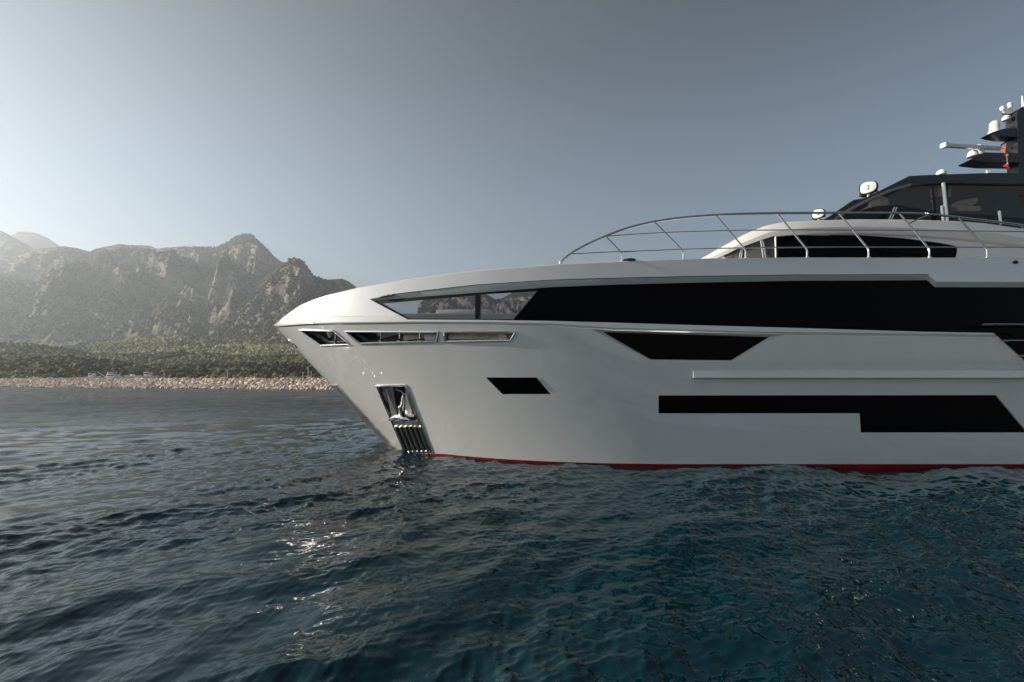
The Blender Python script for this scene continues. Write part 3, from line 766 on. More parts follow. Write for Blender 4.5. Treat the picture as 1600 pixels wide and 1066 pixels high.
# panes and black panels, set into the opening
D = -.075
TT = (bvh_b, bvh_h)
p1o = [(581, 469.3), (746.5, 456), (746.5, 500.5), (637, 500)]; p1i = [(597.5, 474), (742, 461), (742, 498), (639.5, 497.5)]
p2o = [(746.5, 456), (846, 448), (803, 501), (746.5, 500.5)]; p2i = [(751, 459.6), (839, 454.4), (802, 498.5), (751, 498)]
V, Fc = ringstrip(p1o, p1i, D + .012, NB * 1.0 * 1, trees=TB); fr = ymk('window_frame', V, Fc, M['frame'])
V, Fc = ringstrip(p2o, p2i, D + .012, NB, trees=TB); ymk('window_frame', V, Fc, M['frame'])
V, Fc = patch([(597.5, 474), (742, 461)], [(597.5, 474.4), (639.5, 497.5), (742, 498)], 597.5, 742, D, NB, trees=TB); ymk('foredeck_window', V, Fc, M['tint'], smooth=True)
V, Fc = patch([(751, 459.6), (839, 454.4)], [(751, 498), (802, 498.5), (839, 455)], 751, 839, D, NB, trees=TB); ymk('foredeck_window', V, Fc, M['tint'], smooth=True)
V, Fc = patch([(803, 500.5), (845, 448.5), (860, 447.5), (960, 443.5), (1100, 440), (1240, 437.5), (1453, 436.5), (1466, 447), (XR - 5, 448)],
              [(803, 501), (860, 502), (998, 506), (1112, 509.5), (1240, 513), (1440, 519), (1552, 521), (XR - 5, 521)], 803, XR - 5, D, NB, rows=4, step=24, trees=TB)
ymk('side_window', V, Fc, M['bglass'], smooth=True)

# ---- cut the lower hull
ch = MB()
o1 = [(468, 515.5), (522.5, 517.4), (547, 538), (502, 539.5)]
o2 = [(539, 518), (684.5, 519), (682.5, 533.6), (563, 537)]
o3 = [(694.5, 519.2), (805, 519.2), (797.5, 531.8), (694.5, 533.6)]
def shrink(poly, k):
    cx = sum(p[0] for p in poly) / len(poly); cy = sum(p[1] for p in poly) / len(poly)
    return [(cx + (p[0] - cx) * (1 - k / max(20, abs(p[0] - cx) * 2)), cy + (p[1] - cy) * (1 - k / max(9, abs(p[1] - cy) * 2))) for p in poly]
for (pl, dp) in ((o1, .28), (o2, .34), (o3, .30)):
    n = meann(pl, THH); cutter(pl, shrink(pl, .5), (dp,), n, THH, ch, 10)
anc = [(590.5, 603.5), (633.5, 602.8), (656, 657), (612, 657.5)]
nA = meann(anc, THH); cutter(anc, shrink(anc, 4), (.32,), nA, THH, ch, 10)
w1o = [(922, 513.8), (1226, 521.5), (1146, 563.5), (1016, 562)]
w1i = [(944, 519), (1203, 526.5), (1144, 563), (1018, 561.5)]
w3o = [(1029, 618), (1557, 617.5), (1606, 676), (1345, 676), (1343, 646.2), (1029, 646)]
NS = Vector((0, -1, 0))
cutter(w1o, w1i, (.05,), NS, THH, ch, 18)
cutter(w3o, w3o, (.035,), NS, THH, ch, 18)
w2 = [(759, 590), (838, 590), (861, 616.3), (785, 616.3)]
n2 = meann(w2, THH); cutter(w2, w2, (.035,), n2, THH, ch, 14)
hull = boolean(hullV, hullF, ch, 'hull', [M['hull'], M['reveal']])
V, Fc = patch([(944, 519), (1203, 526.5)], [(944, 519.3), (1018, 561.5), (1144, 563), (1203, 526.8)], 944, 1203, -.045, NS, rows=4, step=14, trees=THH); ymk('side_window', V, Fc, M['bglass'], smooth=True)
V, Fc = patch([(1029, 618), (1557, 617.5), (1606, 675.7)], [(1029, 646), (1343, 646), (1345.01, 676), (1606, 676)], 1029, 1606, -.03, NS, rows=4, step=16, trees=THH); ymk('side_window', V, Fc, M['bglass'], smooth=True)
V, Fc = patch([(759, 590), (838, 590), (861, 616)], [(759, 590.3), (785, 616.3), (861, 616.3)], 759, 861, -.03, n2, rows=4, step=10, trees=THH); ymk('side_window', V, Fc, M['bglass'], smooth=True)
ybuild(MB().tube(outline([(838, 590), (861, 616.3), (785, 616.3), (861, 616.3)][:3], .01, .004, False, trees=THH)[:-18] or outline(w2, .01, .004, trees=THH), .008, 6), 'window_trim', M['steel'])

# bow openings: dark backs, steel frames, rollers
def fairlead(poly, dp, back_m, name='fairlead'):
    n = meann(poly, THH)
    fo_ = ybuild(MB().tube(outline(poly, 0, .006, trees=THH, step=6), .026, 8, closed=True), name, M['steel'])
    xs = [p[0] for p in poly]
    return n, fo_
def rel(o): return o
for (pl, dp, mback) in ((o1, .27, M['blackmatt']), (o2, .33, M['blackmatt']), (o3, .29, M['cream'])):
    n, fo_ = fairlead(pl, dp, mback)
    s = shrink(pl, .3)
    I = [hit2(*p, THH)[0] - n * (dp - .01) for p in dens(s, 10)]
    kk = len(I); c = sum(I, Vector()) / kk
    ymk('fairlead_back', I + [c], [(i, (i + 1) % kk, kk) for i in range(kk)], mback, fo_) if False else ymk('recess_panel', I + [c], [(i, (i + 1) % kk, kk) for i in range(kk)], mback)
    A = [hit2(*p, THH)[0] for p in dens(s, 10)]
    Vv = [p - n * .012 for p in A] + [p - n * (dp - .012) for p in A]
    ymk('recess_lining', Vv, [(i, (i + 1) % kk, kk + (i + 1) % kk, kk + i) for i in range(kk)], M['cream'] if mback is M['cream'] else M['blackmatt'])
def roller(px, ya, yb, n, rad=.045, dep=.10, bend=0):
    A = hit2(px, ya, THH)[0] - n * dep; B = hit2(px + bend, yb, THH)[0] - n * dep
    L = (B - A); prof = [(rad * 1.5, 0), (rad * 1.5, .02), (rad * .62, .06), (rad * .5, L.length / 2), (rad * .62, L.length - .06), (rad * 1.5, L.length - .02), (rad * 1.5, L.length)]
    ybuild(MB().lathe(prof, A, L, 14), 'fairlead_roller', M['steel'])
n1 = meann(o1, THH); nn2 = meann(o2, THH); n3 = meann(o3, THH)
A = [hit2(521.5 + q[0], q[1], THH)[0] - n1 * .03 for q in ((0, 518), (2.2, 523), (2.4, 528), (1.2, 533), (.4, 538))]
ybuild(MB().tube(A, .035, 10), 'fairlead_bar', M['steel'])
for px in (592, 621, 653): roller(px, 519.6, 534.4, nn2)
# lit cream fitting inside the second opening, winch drum in the first
c = hit2(640, 530, THH)[0] - nn2 * .26; ybuild(MB().box(c, (.55, .12, .13), Matrix.Rotation(R(-8), 3, 'Y'), bevel=.03), 'mooring_fitting', M['cream'])
c = hit2(667, 528, THH)[0] - nn2 * .22; ybuild(MB().box(c, (.32, .1, .2), bevel=.02), 'mooring_fitting', M['white'])
c = hit2(505, 524, THH)[0] - n1 * .2; ybuild(MB().lathe([(.09, 0), (.05, .06), (.03, .13)], c, (0, 0, -1), 12), 'mooring_fitting', M['white'])
c = hit2(742, 527, THH)[0] - n3 * .27; ybuild(MB().box(c, (1.3, .05, .13), bevel=.02), 'locker_panel', M['cream'])
c = hit2(782, 527, THH)[0] - n3 * .22; ybuild(MB().box(c, (.18, .05, .14), bevel=.02), 'locker_panel', M['white'])

# towing eye near the stem tip
h = hit2(458, 536.5, THH); d0 = (hit2(464, 542, THH)[0] - hit2(453, 531, THH)[0]).normalized(); e_ = h[1].cross(d0).normalized()
ring = [h[0] + h[1] * .012 + d0 * .145 * math.cos(t) + e_ * .05 * math.sin(t) for t in np.linspace(0, 2 * math.pi, 24, endpoint=False)]
te = ybuild(MB().tube(ring, .022, 8, closed=True), 'towing_eye', M['steel'])
ymk('towing_recess', [h[0] + h[1] * .008 + (p - h[0] - h[1] * .012) * .95 for p in ring] + [h[0] + h[1] * .008], [(i, (i + 1) % 24, 24) for i in range(24)], M['blackmatt'])
ybuild(MB().tube([h[0] + h[1] * .03 - e_ * .05, h[0] + h[1] * .03 + e_ * .05], .018, 8), 'towing_pin', M['steel'])

# stem guard: folded steel plate over the stem from below the knuckle down to the water
V = []; Fc = []; ys = list(np.linspace(601, 704, 28))
def sil_x(y):
    a = 430.0 + (y - 509) * .9
    while hit(a, y, THH) is None and a < 700: a += .5
    return a
for y in ys:
    x0 = sil_x(y); wd = 11.5 - 3.5 * (y - 601) / 95
    h1 = hit2(x0 + .4, y, THH); h2 = hit2(x0 + wd * .5, y, THH); h3 = hit2(x0 + wd, y, THH)
    z = h1[0].z; X0 = -3.75 - 3.19 * z / 3.49
    pts = [Vector((X0 - .05, C0 - .02, z)), h1[0] + h1[1] * .03, h2[0] + h2[1] * .03, h3[0] + h3[1] * .03, h3[0] - h3[1] * .02]
    V += pts + [Vector((p.x, 2 * C0 - p.y, p.z)) for p in pts]
for i in range(len(ys) - 1):
    for j in (0, 1, 2, 3, 5, 6, 7, 8): Fc.append((i * 10 + j, i * 10 + j + 1, (i + 1) * 10 + j + 1, (i + 1) * 10 + j))
Fc.append((0, 1, 2, 3, 8, 7, 6, 5))
ymk('stem_guard', V, Fc, M['guard'], smooth=True, angle=40)

# anchor pocket: frame, lower plate with ribs, anchor
fr_poly = [(589.5, 602.8), (633, 601.8), (673.2, 702), (633, 703)]
ybuild(MB().tube(outline([(589.5, 603), (633.5, 602.2), (673.8, 704), (632.5, 705)], 0, .012, trees=THH, step=6), .03, 8, closed=True), 'anchor_pocket_frame', M['steel'])
I = [hit2(*p, THH)[0] - nA * .30 for p in dens(shrink(anc, 4), 8)]; kk = len(I); c = sum(I, Vector()) / kk
ymk('anchor_pocket_back', I + [c], [(i, (i + 1) % kk, kk) for i in range(kk)], M['blackmatt'])
A = [hit2(*p, THH)[0] for p in dens(shrink(anc, .8), 8)]; B = [hit2(*p, THH)[0] - nA * .3 for p in dens(shrink(anc, 4), 8)]; kk = min(len(A), len(B)); 
ymk('anchor_pocket_lining', [p - nA * .008 for p in A[:kk]] + B[:kk], [(i, (i + 1) % kk, kk + (i + 1) % kk, kk + i) for i in range(kk)], M['brush'])
V = []; Fc = []
def apt(u, v, off):                # u across 0..1, v down 0..1 on the lower plate
    xl = 612 + (632.5 - 612) * v; xr = 656 + (673.8 - 656) * v; y = 657.5 + (706 - 657.5) * v
    h = hit2(xl + (xr - xl) * u, y, THH); return h[0] + nA * off
nu, nv = 12, 10
V = [apt(i / nu, j / nv, .006) for j in range(nv + 1) for i in range(nu + 1)]
Fc = [(j * (nu + 1) + i, j * (nu + 1) + i + 1, (j + 1) * (nu + 1) + i + 1, (j + 1) * (nu + 1) + i) for j in range(nv) for i in range(nu)]
ymk('anchor_plate', V, Fc, M['blackmatt'], smooth=True)
V = [apt(i / nu, j / nv * .2, .02) for j in range(nv + 1) for i in range(nu + 1)]
ymk('anchor_plate_head', V, Fc, M['brush'], smooth=True)
for k in range(6):
    u = .07 + .172 * k
    ybuild(MB().tube([apt(u, v, .035) for v in np.linspace(.17, 1.0, 9)], .027, 8), 'anchor_plate_rib', M['brush'])
# the anchor itself
anchor = empty('anchor', tuple(hit2(628, 652, THH)[0])); AL = anchor.location.copy()
def aq(px, py, off): return hit2(px, py, THH)[0] + nA * off - AL
def abuild(mb, name, m, parent=anchor, smooth=True, angle=35): return mb.build(name, m, parent, smooth, angle)
tag(anchor, 'stainless steel anchor stowed in the hull pocket near the yacht bow', 'anchor')
abuild(MB().tube([aq(627.5, 620, -.10), aq(626.5, 650, .03)], [.05, .06], 10), 'shank', M['steel'])
abuild(MB().tube([aq(611, 613, -.16), aq(620, 616, -.17), aq(628, 621, -.13)], .03, 8), 'chain_stopper', M['steel'])
def blade(a, b, c_, d_, name):
    V = [aq(*a, .0), aq(*b, .03), aq(*c_, .05), aq(*d_, -.14)]; n = nA
    mk(name, V + [v - n * .03 for v in V], [(0, 1, 2, 3), (7, 6, 5, 4), (0, 4, 5, 1), (1, 5, 6, 2), (2, 6, 7, 3), (3, 7, 4, 0)], M['brush'], anchor)
blade((603, 608), (613, 650), (623, 650), (607, 607), 'fluke')
blade((633.5, 611), (634, 650), (648, 650), (642, 628), 'fluke')
cr = [aq(611, 653.5, .10), aq(618, 650.5, .12), aq(624, 649, .1), aq(631, 649.5, .1), aq(638, 651.5, .12), aq(645, 653.5, .10)]
abuild(MB().tube(cr, [.012, .055, .07, .07, .055, .012], 8), 'crown', M['steel'])
abuild(MB().lathe([(.05, -.03), (.085, 0), (.085, .1), (.05, .14)], aq(627, 642, -.02), (-.1, -.3, 1), 12), 'swivel', M['steel'])

# rub rail
V = []; Fc = []; xs = list(np.arange(1081, 1640, 12)) + list(np.arange(1650, 2350, 40))
for x in xs:
    a = hit2(x, 579, THH); b = hit2(x, 591.5, THH); o_ = .11
    V += [a[0] + Vector((0, .03, 0)), a[0] + Vector((0, -o_ + .03, -.015)), b[0] + Vector((0, -o_, .015)), b[0] + Vector((0, .03, 0))]
for i in range(len(xs) - 1):
    for j in range(4): Fc.append((i * 4 + j, i * 4 + (j + 1) % 4, (i + 1) * 4 + (j + 1) % 4, (i + 1) * 4 + j))
Fc += [(0, 1, 2, 3), tuple((len(xs) - 1) * 4 + j for j in range(4))]
ymk('rub_rail', V, Fc, M['hull'], smooth=False)

# aft side opening going down below the band
V, Fc = patch([(1552, 520), (2150, 520)], [(1552, 520.5), (1598, 561), (1612, 575), (2150, 577)], 1552, 2150, .012, NS, rows=3, step=16, trees=TT); ymk('aft_opening', V, Fc, M['bglass'], smooth=True)
for (xa, ya, xb) in ((1534, 507, 2100), (1567, 532.5, 2100), (1592, 556, 2100)):
    Y = 9.40; ybuild(MB().tube([P(xa, ya, Y), P(xa + 10, ya - .2, Y - .02), P(xb, ya + 1, Y - .02)], .016, 8), 'side_rail', M['steel'])

# lights strip seam above the band: thin row of dots on a dark groove
seam = [(614, 460), (742, 445.5), (860, 438), (960, 435), (1100, 432), (1240, 430), (1451, 429.5)]
sp = [hit2(x, float(ip(x, seam)), TB)[0] + Vector((0, -.004, 0)) for x in np.arange(614, 1452, 9)]
ybuild(MB().tube(sp, .008, 6), 'seam_strip', M['charcoal'])
lm = MB()
for x in np.arange(880, 1446, 4.2):
    p = hit2(x, float(ip(x, seam)) - .2, TB)[0]; lm.box(p + Vector((0, -.008, 0)), (.018, .012, .018))
ybuild(lm, 'light_strip', M['blackmatt'], smooth=False)
lm = MB()
for k, x in enumerate((596, 600, 603.5, 606, 609, 612, 615)):
    p = hit2(x, 463.6 - .18 * (x - 596) + (k % 3) * .5, TB)[0]; lm.tube([p + Vector((-.03, -.012, -.02)), p + Vector((.03, -.012, .02 * (k % 2)))], .012, 6)
ybuild(lm, 'nameplate', M['blackmatt'])
h = hit2(1586, 410, TB); ybuild(MB().tube([h[0] + Vector((.05 * math.cos(t), -.012, .024 * math.sin(t))) for t in np.linspace(0, 6.283, 16, endpoint=False)], .012, 6, closed=True), 'deck_drain', M['charcoal'])
ybuild(MB().box(h[0] + Vector((0, -.004, 0)), (.08, .01, .035)), 'drain_recess', M['blackmatt'])

# ---- foredeck inside the bulwark
ybuild(MB().box((-1.7, C0 + .1, 3.2), (5.0, 4.6, .60), bevel=.05), 'foredeck_platform', M['hull'])
sp_ = empty('sun_pad', (-1.22, 12.0, 3.50)); tag(sp_, 'cream upholstered seat on the foredeck behind the bow windows', 'seat')
def spb(mb, n, m): return mb.build(n, m, sp_)
z0_ = 3.85
for nm_, (c, d) in {'seat': ((0, 0, .06), (1.45, .8, .14)), 'backrest': ((-.05, .36, .12), (1.36, .16, .26))}.items(): spb(MB().box(c, d, bevel=.05), nm_, M['cream'])
spb(MB().box((.0, -.44, .03), (1.3, .05, .12), bevel=.02), 'cushion_edge', M['white'])

# ---- deckhouse
XH0 = 4.2
def wH(X): 
    u = np.clip((X - XH0) / 3.5, 0, 1); return 2.75 * (1 - (1 - u) ** 2.3) ** .5
HS = [(1000, 445), (1021, 436), (1060, 419), (1100, 402.5), (1130, 385.5), (1165, 366), (1185, 357.5), (1200, 352), (1225, 347), (1270, 344.5), (1340, 342.5), (1424, 343), (1503, 345.5), (1545, 349), (1600, 357), (1680, 364), (2300, 372)]
tt = np.concatenate([np.linspace(.02, 1, 110) ** 1.8 * .45, np.linspace(.45, 1, 50)[1:]]); XHs = XH0 + (19 - XH0) * tt
V = []; Fc = []; NS_ = len(XHs)
for X in XHs:
    w_ = float(wH(X)); zt = float(zline(X, w_, HS))
    k_ = float(np.clip((X - XH0) / 1.6, 0.15, 1))
    dz = .34 * k_ + .10 * float(np.clip((X - 8) / 3, 0, 1))
    sec = [(0, zt + .14 * k_), (w_ * .5, zt + .11 * k_), (w_ * .85, zt + .05 * k_), (w_ * .985, zt + .01), (w_, zt - .03), (w_ + .035, zt - dz * .48), (w_ + .05, zt - dz * .56), (w_ + .02, zt - dz * .95), (w_ - .01, zt - dz),
           (w_ - .05 * k_, zt - dz - .01), (w_ - .03, zt - dz - .25), (w_, (zt - dz + 3.1) / 2), (w_ + .03, 3.1)]
    sec = [(max(b, 0), z) for b, z in sec]
    for (b, z) in sec: V.append((X, C0 - b, z))
    for (b, z) in reversed(sec[1:]): V.append((X, C0 + b, z))
mm = len(V) // NS_
for i in range(NS_ - 1):
    for j in range(mm):
        k = (j + 1) % mm; Fc.append((i * mm + j, i * mm + k, (i + 1) * mm + k, (i + 1) * mm + j))
Fc.append(tuple(range(mm))); Fc.append(tuple((NS_ - 1) * mm + j for j in range(mm)))
hs = ymk('deckhouse', V, Fc, M['super'], smooth=True, angle=33)
bvh_d = BVHTree.FromPolygons([Vector(v) for v in V], [tuple(f) for f in Fc if len(f) < 9]); TD = (bvh_d,)
V2, F2 = patch([(1211, 369.5), (1240, 367.5), (1342, 368), (1410, 372.5), (1468, 380), (1491, 384.5), (1494.5, 388)], [(1211, 412), (1490, 412), (1494.5, 394)], 1211, 1494.5, .012, rows=4, step=10, trees=TD)
ymk('deckhouse_window', V2, F2, M['bglass'], smooth=True)
V2, F2 = patch([(1131, 400.5), (1150, 391), (1165, 385), (1190, 376), (1211, 369.5)], [(1131, 401), (1140, 412), (1211, 412)], 1131, 1210, .012, rows=4, step=6, trees=TD)
M['frontglass'] = blackglass('front_glass', (0.10, 0.105, 0.10), .5)
ymk('windshield', V2, F2, M['frontglass'], smooth=True)
def hb(poly, off, r, name, m, n=8): ybuild(MB().tube([hit2(x, y, TD)[0] + hit2(x, y, TD)[1] * off for x, y in poly], r, n), name, m)
hb([(1131, 401), (1150, 391), (1165, 385), (1190, 376), (1211, 369.5)], .015, .018, 'windshield_frame', M['charcoal'])
hb([(1211.5, 369), (1212.5, 410)], .015, .022, 'window_pillar', M['brush'])
for (a, b) in (((1157.5, 391), (1155.5, 410)), ((1160, 389.5), (1158.5, 410)), ((1188, 376), (1193, 410)), ((1191, 376), (1196.5, 410))): hb([a, b], .05, .014, 'wiper', M['steel'])
hb([(1193, 379), (1199, 392), (1199, 398)], .04, .03, 'wiper_blade', M['charcoal'])
hb([(1144, 398), (1144.2, 410)], .014, .012, 'window_pillar', M['charcoal'])

# ---- flybridge
YF = 11.25; BF = C0 - YF
outer = [(1268, 352), (1285, 345.5), (1300, 336), (1334, 312.5), (1352, 309.5), (1371, 300), (1421, 275), (1471, 272.8), (1547, 270.3), (1640, 270), (1800, 272), (2050, 280)]
inner = [(1290, 352), (1303, 345), (1330, 328), (1361, 312.5), (1392, 299.5), (1424, 290.5), (1450, 287), (1476, 286), (1600, 287.5), (1800, 288), (2050, 292)]
def lineXZ(pts, x): return P(x, float(ip(x, pts)), YF)
# sample both lines by matching fraction
fo_ = [(p, q) for p, q in zip(
    [(1285, 345.5), (1300, 336), (1334, 312.5), (1352, 309.5), (1371, 300), (1396, 287.5), (1421, 275), (1446, 273.7), (1471, 272.8), (1547, 270.3), (1640, 270), (1800, 272), (2050, 280)],
    [(1303, 345), (1316, 337), (1345, 320.5), (1361, 312.5), (1392, 299.5), (1408, 295), (1424, 290.5), (1450, 287), (1476, 286), (1552, 287), (1640, 287.5), (1800, 288), (2050, 292)])]
for side in (-1, 1):
    V = []; Fc = []
    for (a, b) in fo_:
        for q in (a, b):
            p = P(q[0], q[1], YF)
            V += [(p.x, C0 + side * BF, p.z), (p.x, C0 + side * (BF - .14), p.z)]
    n_ = len(fo_)
    for i in range(n_ - 1):
        a = 4 * i; b = a + 4
        Fc += [(a, a + 2, b + 2, b), (a + 1, a + 3, b + 3, b + 1), (a, a + 1, b + 1, b), (a + 2, a + 3, b + 3, b + 2)]
    Fc += [(0, 1, 3, 2), tuple(4 * (n_ - 1) + q for q in (0, 1, 3, 2))]
    ymk('hardtop_frame', V, Fc, M['charcoal'], smooth=False)
# bronze edge strip on the near frame, curved
sp = [P(x, float(ip(x, [(1303, 343.5), (1330, 326), (1361, 310.5), (1392, 297.5), (1424, 288.5)])), YF - .02) for x in range(1303, 1425, 8)]
ybuild(MB().tube(sp, .035, 8, sx=.6), 'frame_trim', M['tan'])
# hardtop plate
V = []; Fc = []; pts = [(1421, 275, 289), (1446, 273.7, 286.5), (1471, 272.8, 285), (1547, 270.3, 285), (1640, 270, 286), (1800, 272, 287), (2050, 280, 291)]
for (x, a, b) in pts:
    A = P(x, a, YF); B = P(x, b, YF)
    V += [(A.x, C0 - BF + .14, A.z), (A.x, C0, A.z + .05), (A.x, C0 + BF - .14, A.z), (B.x, C0 + BF - .14, B.z + .06), (B.x, C0 - BF + .14, B.z + .06)]
for i in range(len(pts) - 1):
    for j in range(5): Fc.append((i * 5 + j, i * 5 + (j + 1) % 5, (i + 1) * 5 + (j + 1) % 5, (i + 1) * 5 + j))
Fc += [(0, 1, 2, 3, 4), tuple((len(pts) - 1) * 5 + j for j in range(5))]
ymk('hardtop', V, Fc, M['charcoal'], smooth=False)
hl = MB(); 
V = []; pts = [(1424, 291), (1471, 287), (1552, 287.4), (1640, 288), (1800, 289), (2050, 293)]
for (x, b) in pts:
    B = P(x, b, YF); V += [(B.x, C0 - BF + .16, B.z + .04), (B.x, C0 + BF - .16, B.z + .04)]
ymk('headliner', V, [(2 * i, 2 * i + 1, 2 * i + 3, 2 * i + 2) for i in range(len(pts) - 1)], M['liner'])
# raked front glass + side glass
A, B = P(1300, 336, YF), P(1421, 277, YF)
ymk('flybridge_windshield', [(A.x, C0 - BF + .15, A.z), (A.x - .1, C0, A.z), (A.x, C0 + BF - .15, A.z), (B.x, C0 + BF - .15, B.z), (B.x - .05, C0, B.z), (B.x, C0 - BF + .15, B.z)], [(0, 1, 4, 5), (1, 2, 3, 4)], M['tintfront'])
for side in (-1, 1):
    xs = [1303, 1316, 1345, 1361, 1392, 1424, 1450, 1476, 1552, 1640, 1800, 1950]
    V = []
    for x in xs:
        a = P(x, float(ip(x, inner)), YF); b = P(x, float(ip(x, [(1300, 346), (1340, 345), (1503, 348), (1600, 360), (1700, 366), (2000, 372)])), YF)
        V += [(a.x, C0 + side * (BF - .07), a.z), (a.x, C0 + side * (BF - .07), b.z)]
    ymk('flybridge_side_glass', V, [(2 * i, 2 * i + 1, 2 * i + 3, 2 * i + 2) for i in range(len(xs) - 1)], M['tintdark'])
# dark coaming / dashboard inside
cm_t = [(1292, 343), (1330, 331), (1375, 318), (1410, 315), (1440, 320), (1476, 328), (1560, 331), (1600, 336), (1950, 345)]
V = []; xs = list(range(1292, 1420, 12)) + [1440, 1476, 1520, 1560, 1600, 1700, 1950]
for x in xs:
    a = P(x, float(ip(x, cm_t)), YF); b = P(x, 350 + max(0, (x - 1500) * .12), YF)
    V += [(a.x, C0 - BF + .2, a.z), (a.x, C0 + BF - .2, a.z), (a.x, C0 + BF - .12, b.z), (a.x, C0 - BF + .12, b.z)]
dash = [i for i, x in enumerate(xs) if x <= 1410]; nd = len(dash)
ymk('dashboard', V[:4 * nd], [(4 * i + j, 4 * i + (j + 1) % 4, 4 * i + 4 + (j + 1) % 4, 4 * i + 4 + j) for i in range(nd - 1) for j in range(4)] + [(0, 1, 2, 3), tuple(4 * (nd - 1) + j for j in range(4))], M['black'])
for side in (-1, 1):
    W = []
    for x in xs[nd - 1:]:
        a = P(x, float(ip(x, cm_t)), YF); b = P(x, 350 + max(0, (x - 1500) * .12), YF)
        W += [(a.x, C0 + side * (BF - .2), a.z), (a.x, C0 + side * (BF - .26), a.z), (a.x, C0 + side * (BF - .2), b.z), (a.x, C0 + side * (BF - .14), b.z)]
    nw = len(W) // 4
    ymk('coaming', W, [(4 * i + j, 4 * i + (j + 1) % 4, 4 * i + 4 + (j + 1) % 4, 4 * i + 4 + j) for i in range(nw - 1) for j in range(4)] + [(0, 1, 2, 3), tuple(4 * (nw - 1) + j for j in range(4))], M['black'])
# posts
def post(a, b, r, Y=YF - .08, name='hardtop_post'): ybuild(MB().tube([P(*a, Y), P(*b, Y)], r, 10), name, M['steel'])
post((1473.5, 286), (1479.5, 347), .042); post((1471, 322), (1473.5, 346), .03); post((1561, 330), (1563.5, 351), .033, name='stanchion'); post((1397, 324), (1388, 345), .02); post((1401, 324), (1392, 345), .02)
# helm seats and furniture, seen through the glass
def seat(px, py0, py1, wpx, Y, label, extra=None):
    A = P(px, py1, Y); W_ = wpx / F * Y; H_ = (py1 - py0) / F * Y
    t = empty('helm_seat', (A.x, Y, A.z)); tag(t, label, 'seat')
    MB().box((0, 0, H_ * .55), (W_ * .55, .5, H_), Matrix.Rotation(R(10), 3, 'Y'), taper=(.7, .8), bevel=.06).build('backrest', M['cream'], t)
    MB().box((-W_ * .2, 0, .05), (W_ * .9, .5, .16), bevel=.05).build('seat', M['cream'], t)
    MB().lathe([(.05, -.4), (.05, .0)], (0, 0, 0), n=10).build('pedestal', M['steel'], t)
    return t
seat(1371, 312, 333, 34, 11.7, 'cream helm seat behind the raked flybridge windshield')
st_ = empty('console_screen', tuple(P(1467, 301, 11.6))); tag(st_, 'pale box hanging under the flybridge hardtop beside the chrome post', 'cabinet')
MB().box((0, 0, 0), (.33, .3, .34), taper=(1.05, 1), bevel=.02).build('cabinet_body', M['cream'], st_); MB().box((0.05, -.17, 0), (.03, .03, .36)).build('cabinet_strap', M['blackmatt'], st_)
sf = empty('lounge_sofa', tuple(P(1505, 322, 11.6))); tag(sf, 'pale cushioned sofa on the flybridge right of the chrome post', 'sofa')
V = []; prof_ = [(-.34, 0, .0), (-.2, 0, .09), (0, 0, .16), (.15, 0, .21), (.3, 0, .24)]
MB().tube([(-.33, 0, -.02), (-.15, 0, .03), (.1, 0, .06), (.3, 0, .13)], [.03, .09, .12, .08], 12).build('cushion', M['cream'], sf); MB().box((0, .1, -.12), (.62, .5, .14), bevel=.04).build('base', M['cream'], sf)
# hardtop dome
p = P(1470.5, 272.3, YF + .9); ybuild(MB().lathe([(.11, -.02), (.11, .02), (.10, .06), (.07, .10), (.02, .125)], p, n=20), 'antenna_dome', M['white'])
p = P(1547, 270, YF + .6); ybuild(MB().lathe([(.02, -.05), (.02, .04)], p, n=8).lathe([(.02, -.05), (.02, .05)], p + Vector((-.08, 0, 0)), n=8), 'antenna_mount', M['white'])

# searchlights
def searchlight(px, py, s, Y, ground):
    c = P(px, py, Y); ax = Vector((-.62, -.72, .08)).normalized()
    side = Vector((0, 0, 1)).cross(ax).normalized(); up = ax.cross(side)
    rot = Matrix((side, up, ax)).transposed()
    def disc(rx, rz, d0, d1, bev):
        mb = MB(); V = []; prof = [(1 - bev, d0), (1, d0 + (d1 - d0) * .25), (1, d0 + (d1 - d0) * .75), (1 - bev, d1)]; n = 28
        for (q, d) in prof:
            for j in range(n):
                t = 2 * math.pi * j / n; ct, st = math.cos(t), math.sin(t)
                ct = math.copysign(abs(ct) ** .72, ct); st = math.copysign(abs(st) ** .72, st)
                V.append(c + side * rx * q * ct + up * rz * q * st * (1 - .12 * ct) + ax * d)
        return mb.add(V, [(i * n + j, i * n + (j + 1) % n, (i + 1) * n + (j + 1) % n, (i + 1) * n + j) for i in range(3) for j in range(n)] + [tuple(range(n)), tuple(3 * n + j for j in range(n))])
    o = ybuild(disc(.215 * s, .195 * s, -.17 * s, .07 * s, .16), 'searchlight', M['blackmatt'])
    ybuild(disc(.175 * s, .155 * s, .06 * s, .085 * s, .06), 'reflector', M['white'], o)
    ybuild(MB().box(c + ax * .087 * s + up * .03 * s, (.035 * s, .035 * s, .012 * s), rot).box(c + ax * .087 * s - up * .045 * s, (.03 * s, .04 * s, .012 * s), rot), 'lamp_slot', M['blackmatt'], o)
    ybuild(disc(.225 * s, .08 * s, -.15 * s, -.04 * s, .1), 'searchlight_band', M['steel'], o)
    ybuild(MB().tube([c - up * .15 * s, P(px + 1, ground, Y)], .05 * s, 10), 'searchlight_stem', M['steel'])
    ybuild(MB().tube([c + side * .2 * s - up * .02, c + side * .21 * s - up * .17 * s, c - side * .21 * s - up * .17 * s, c - side * .2 * s - up * .02], .022 * s, 8), 'searchlight_yoke', M['steel'])
searchlight(1357, 294.5, .92, 11.6, 310); searchlight(1279, 335, .68, 11.2, 346)

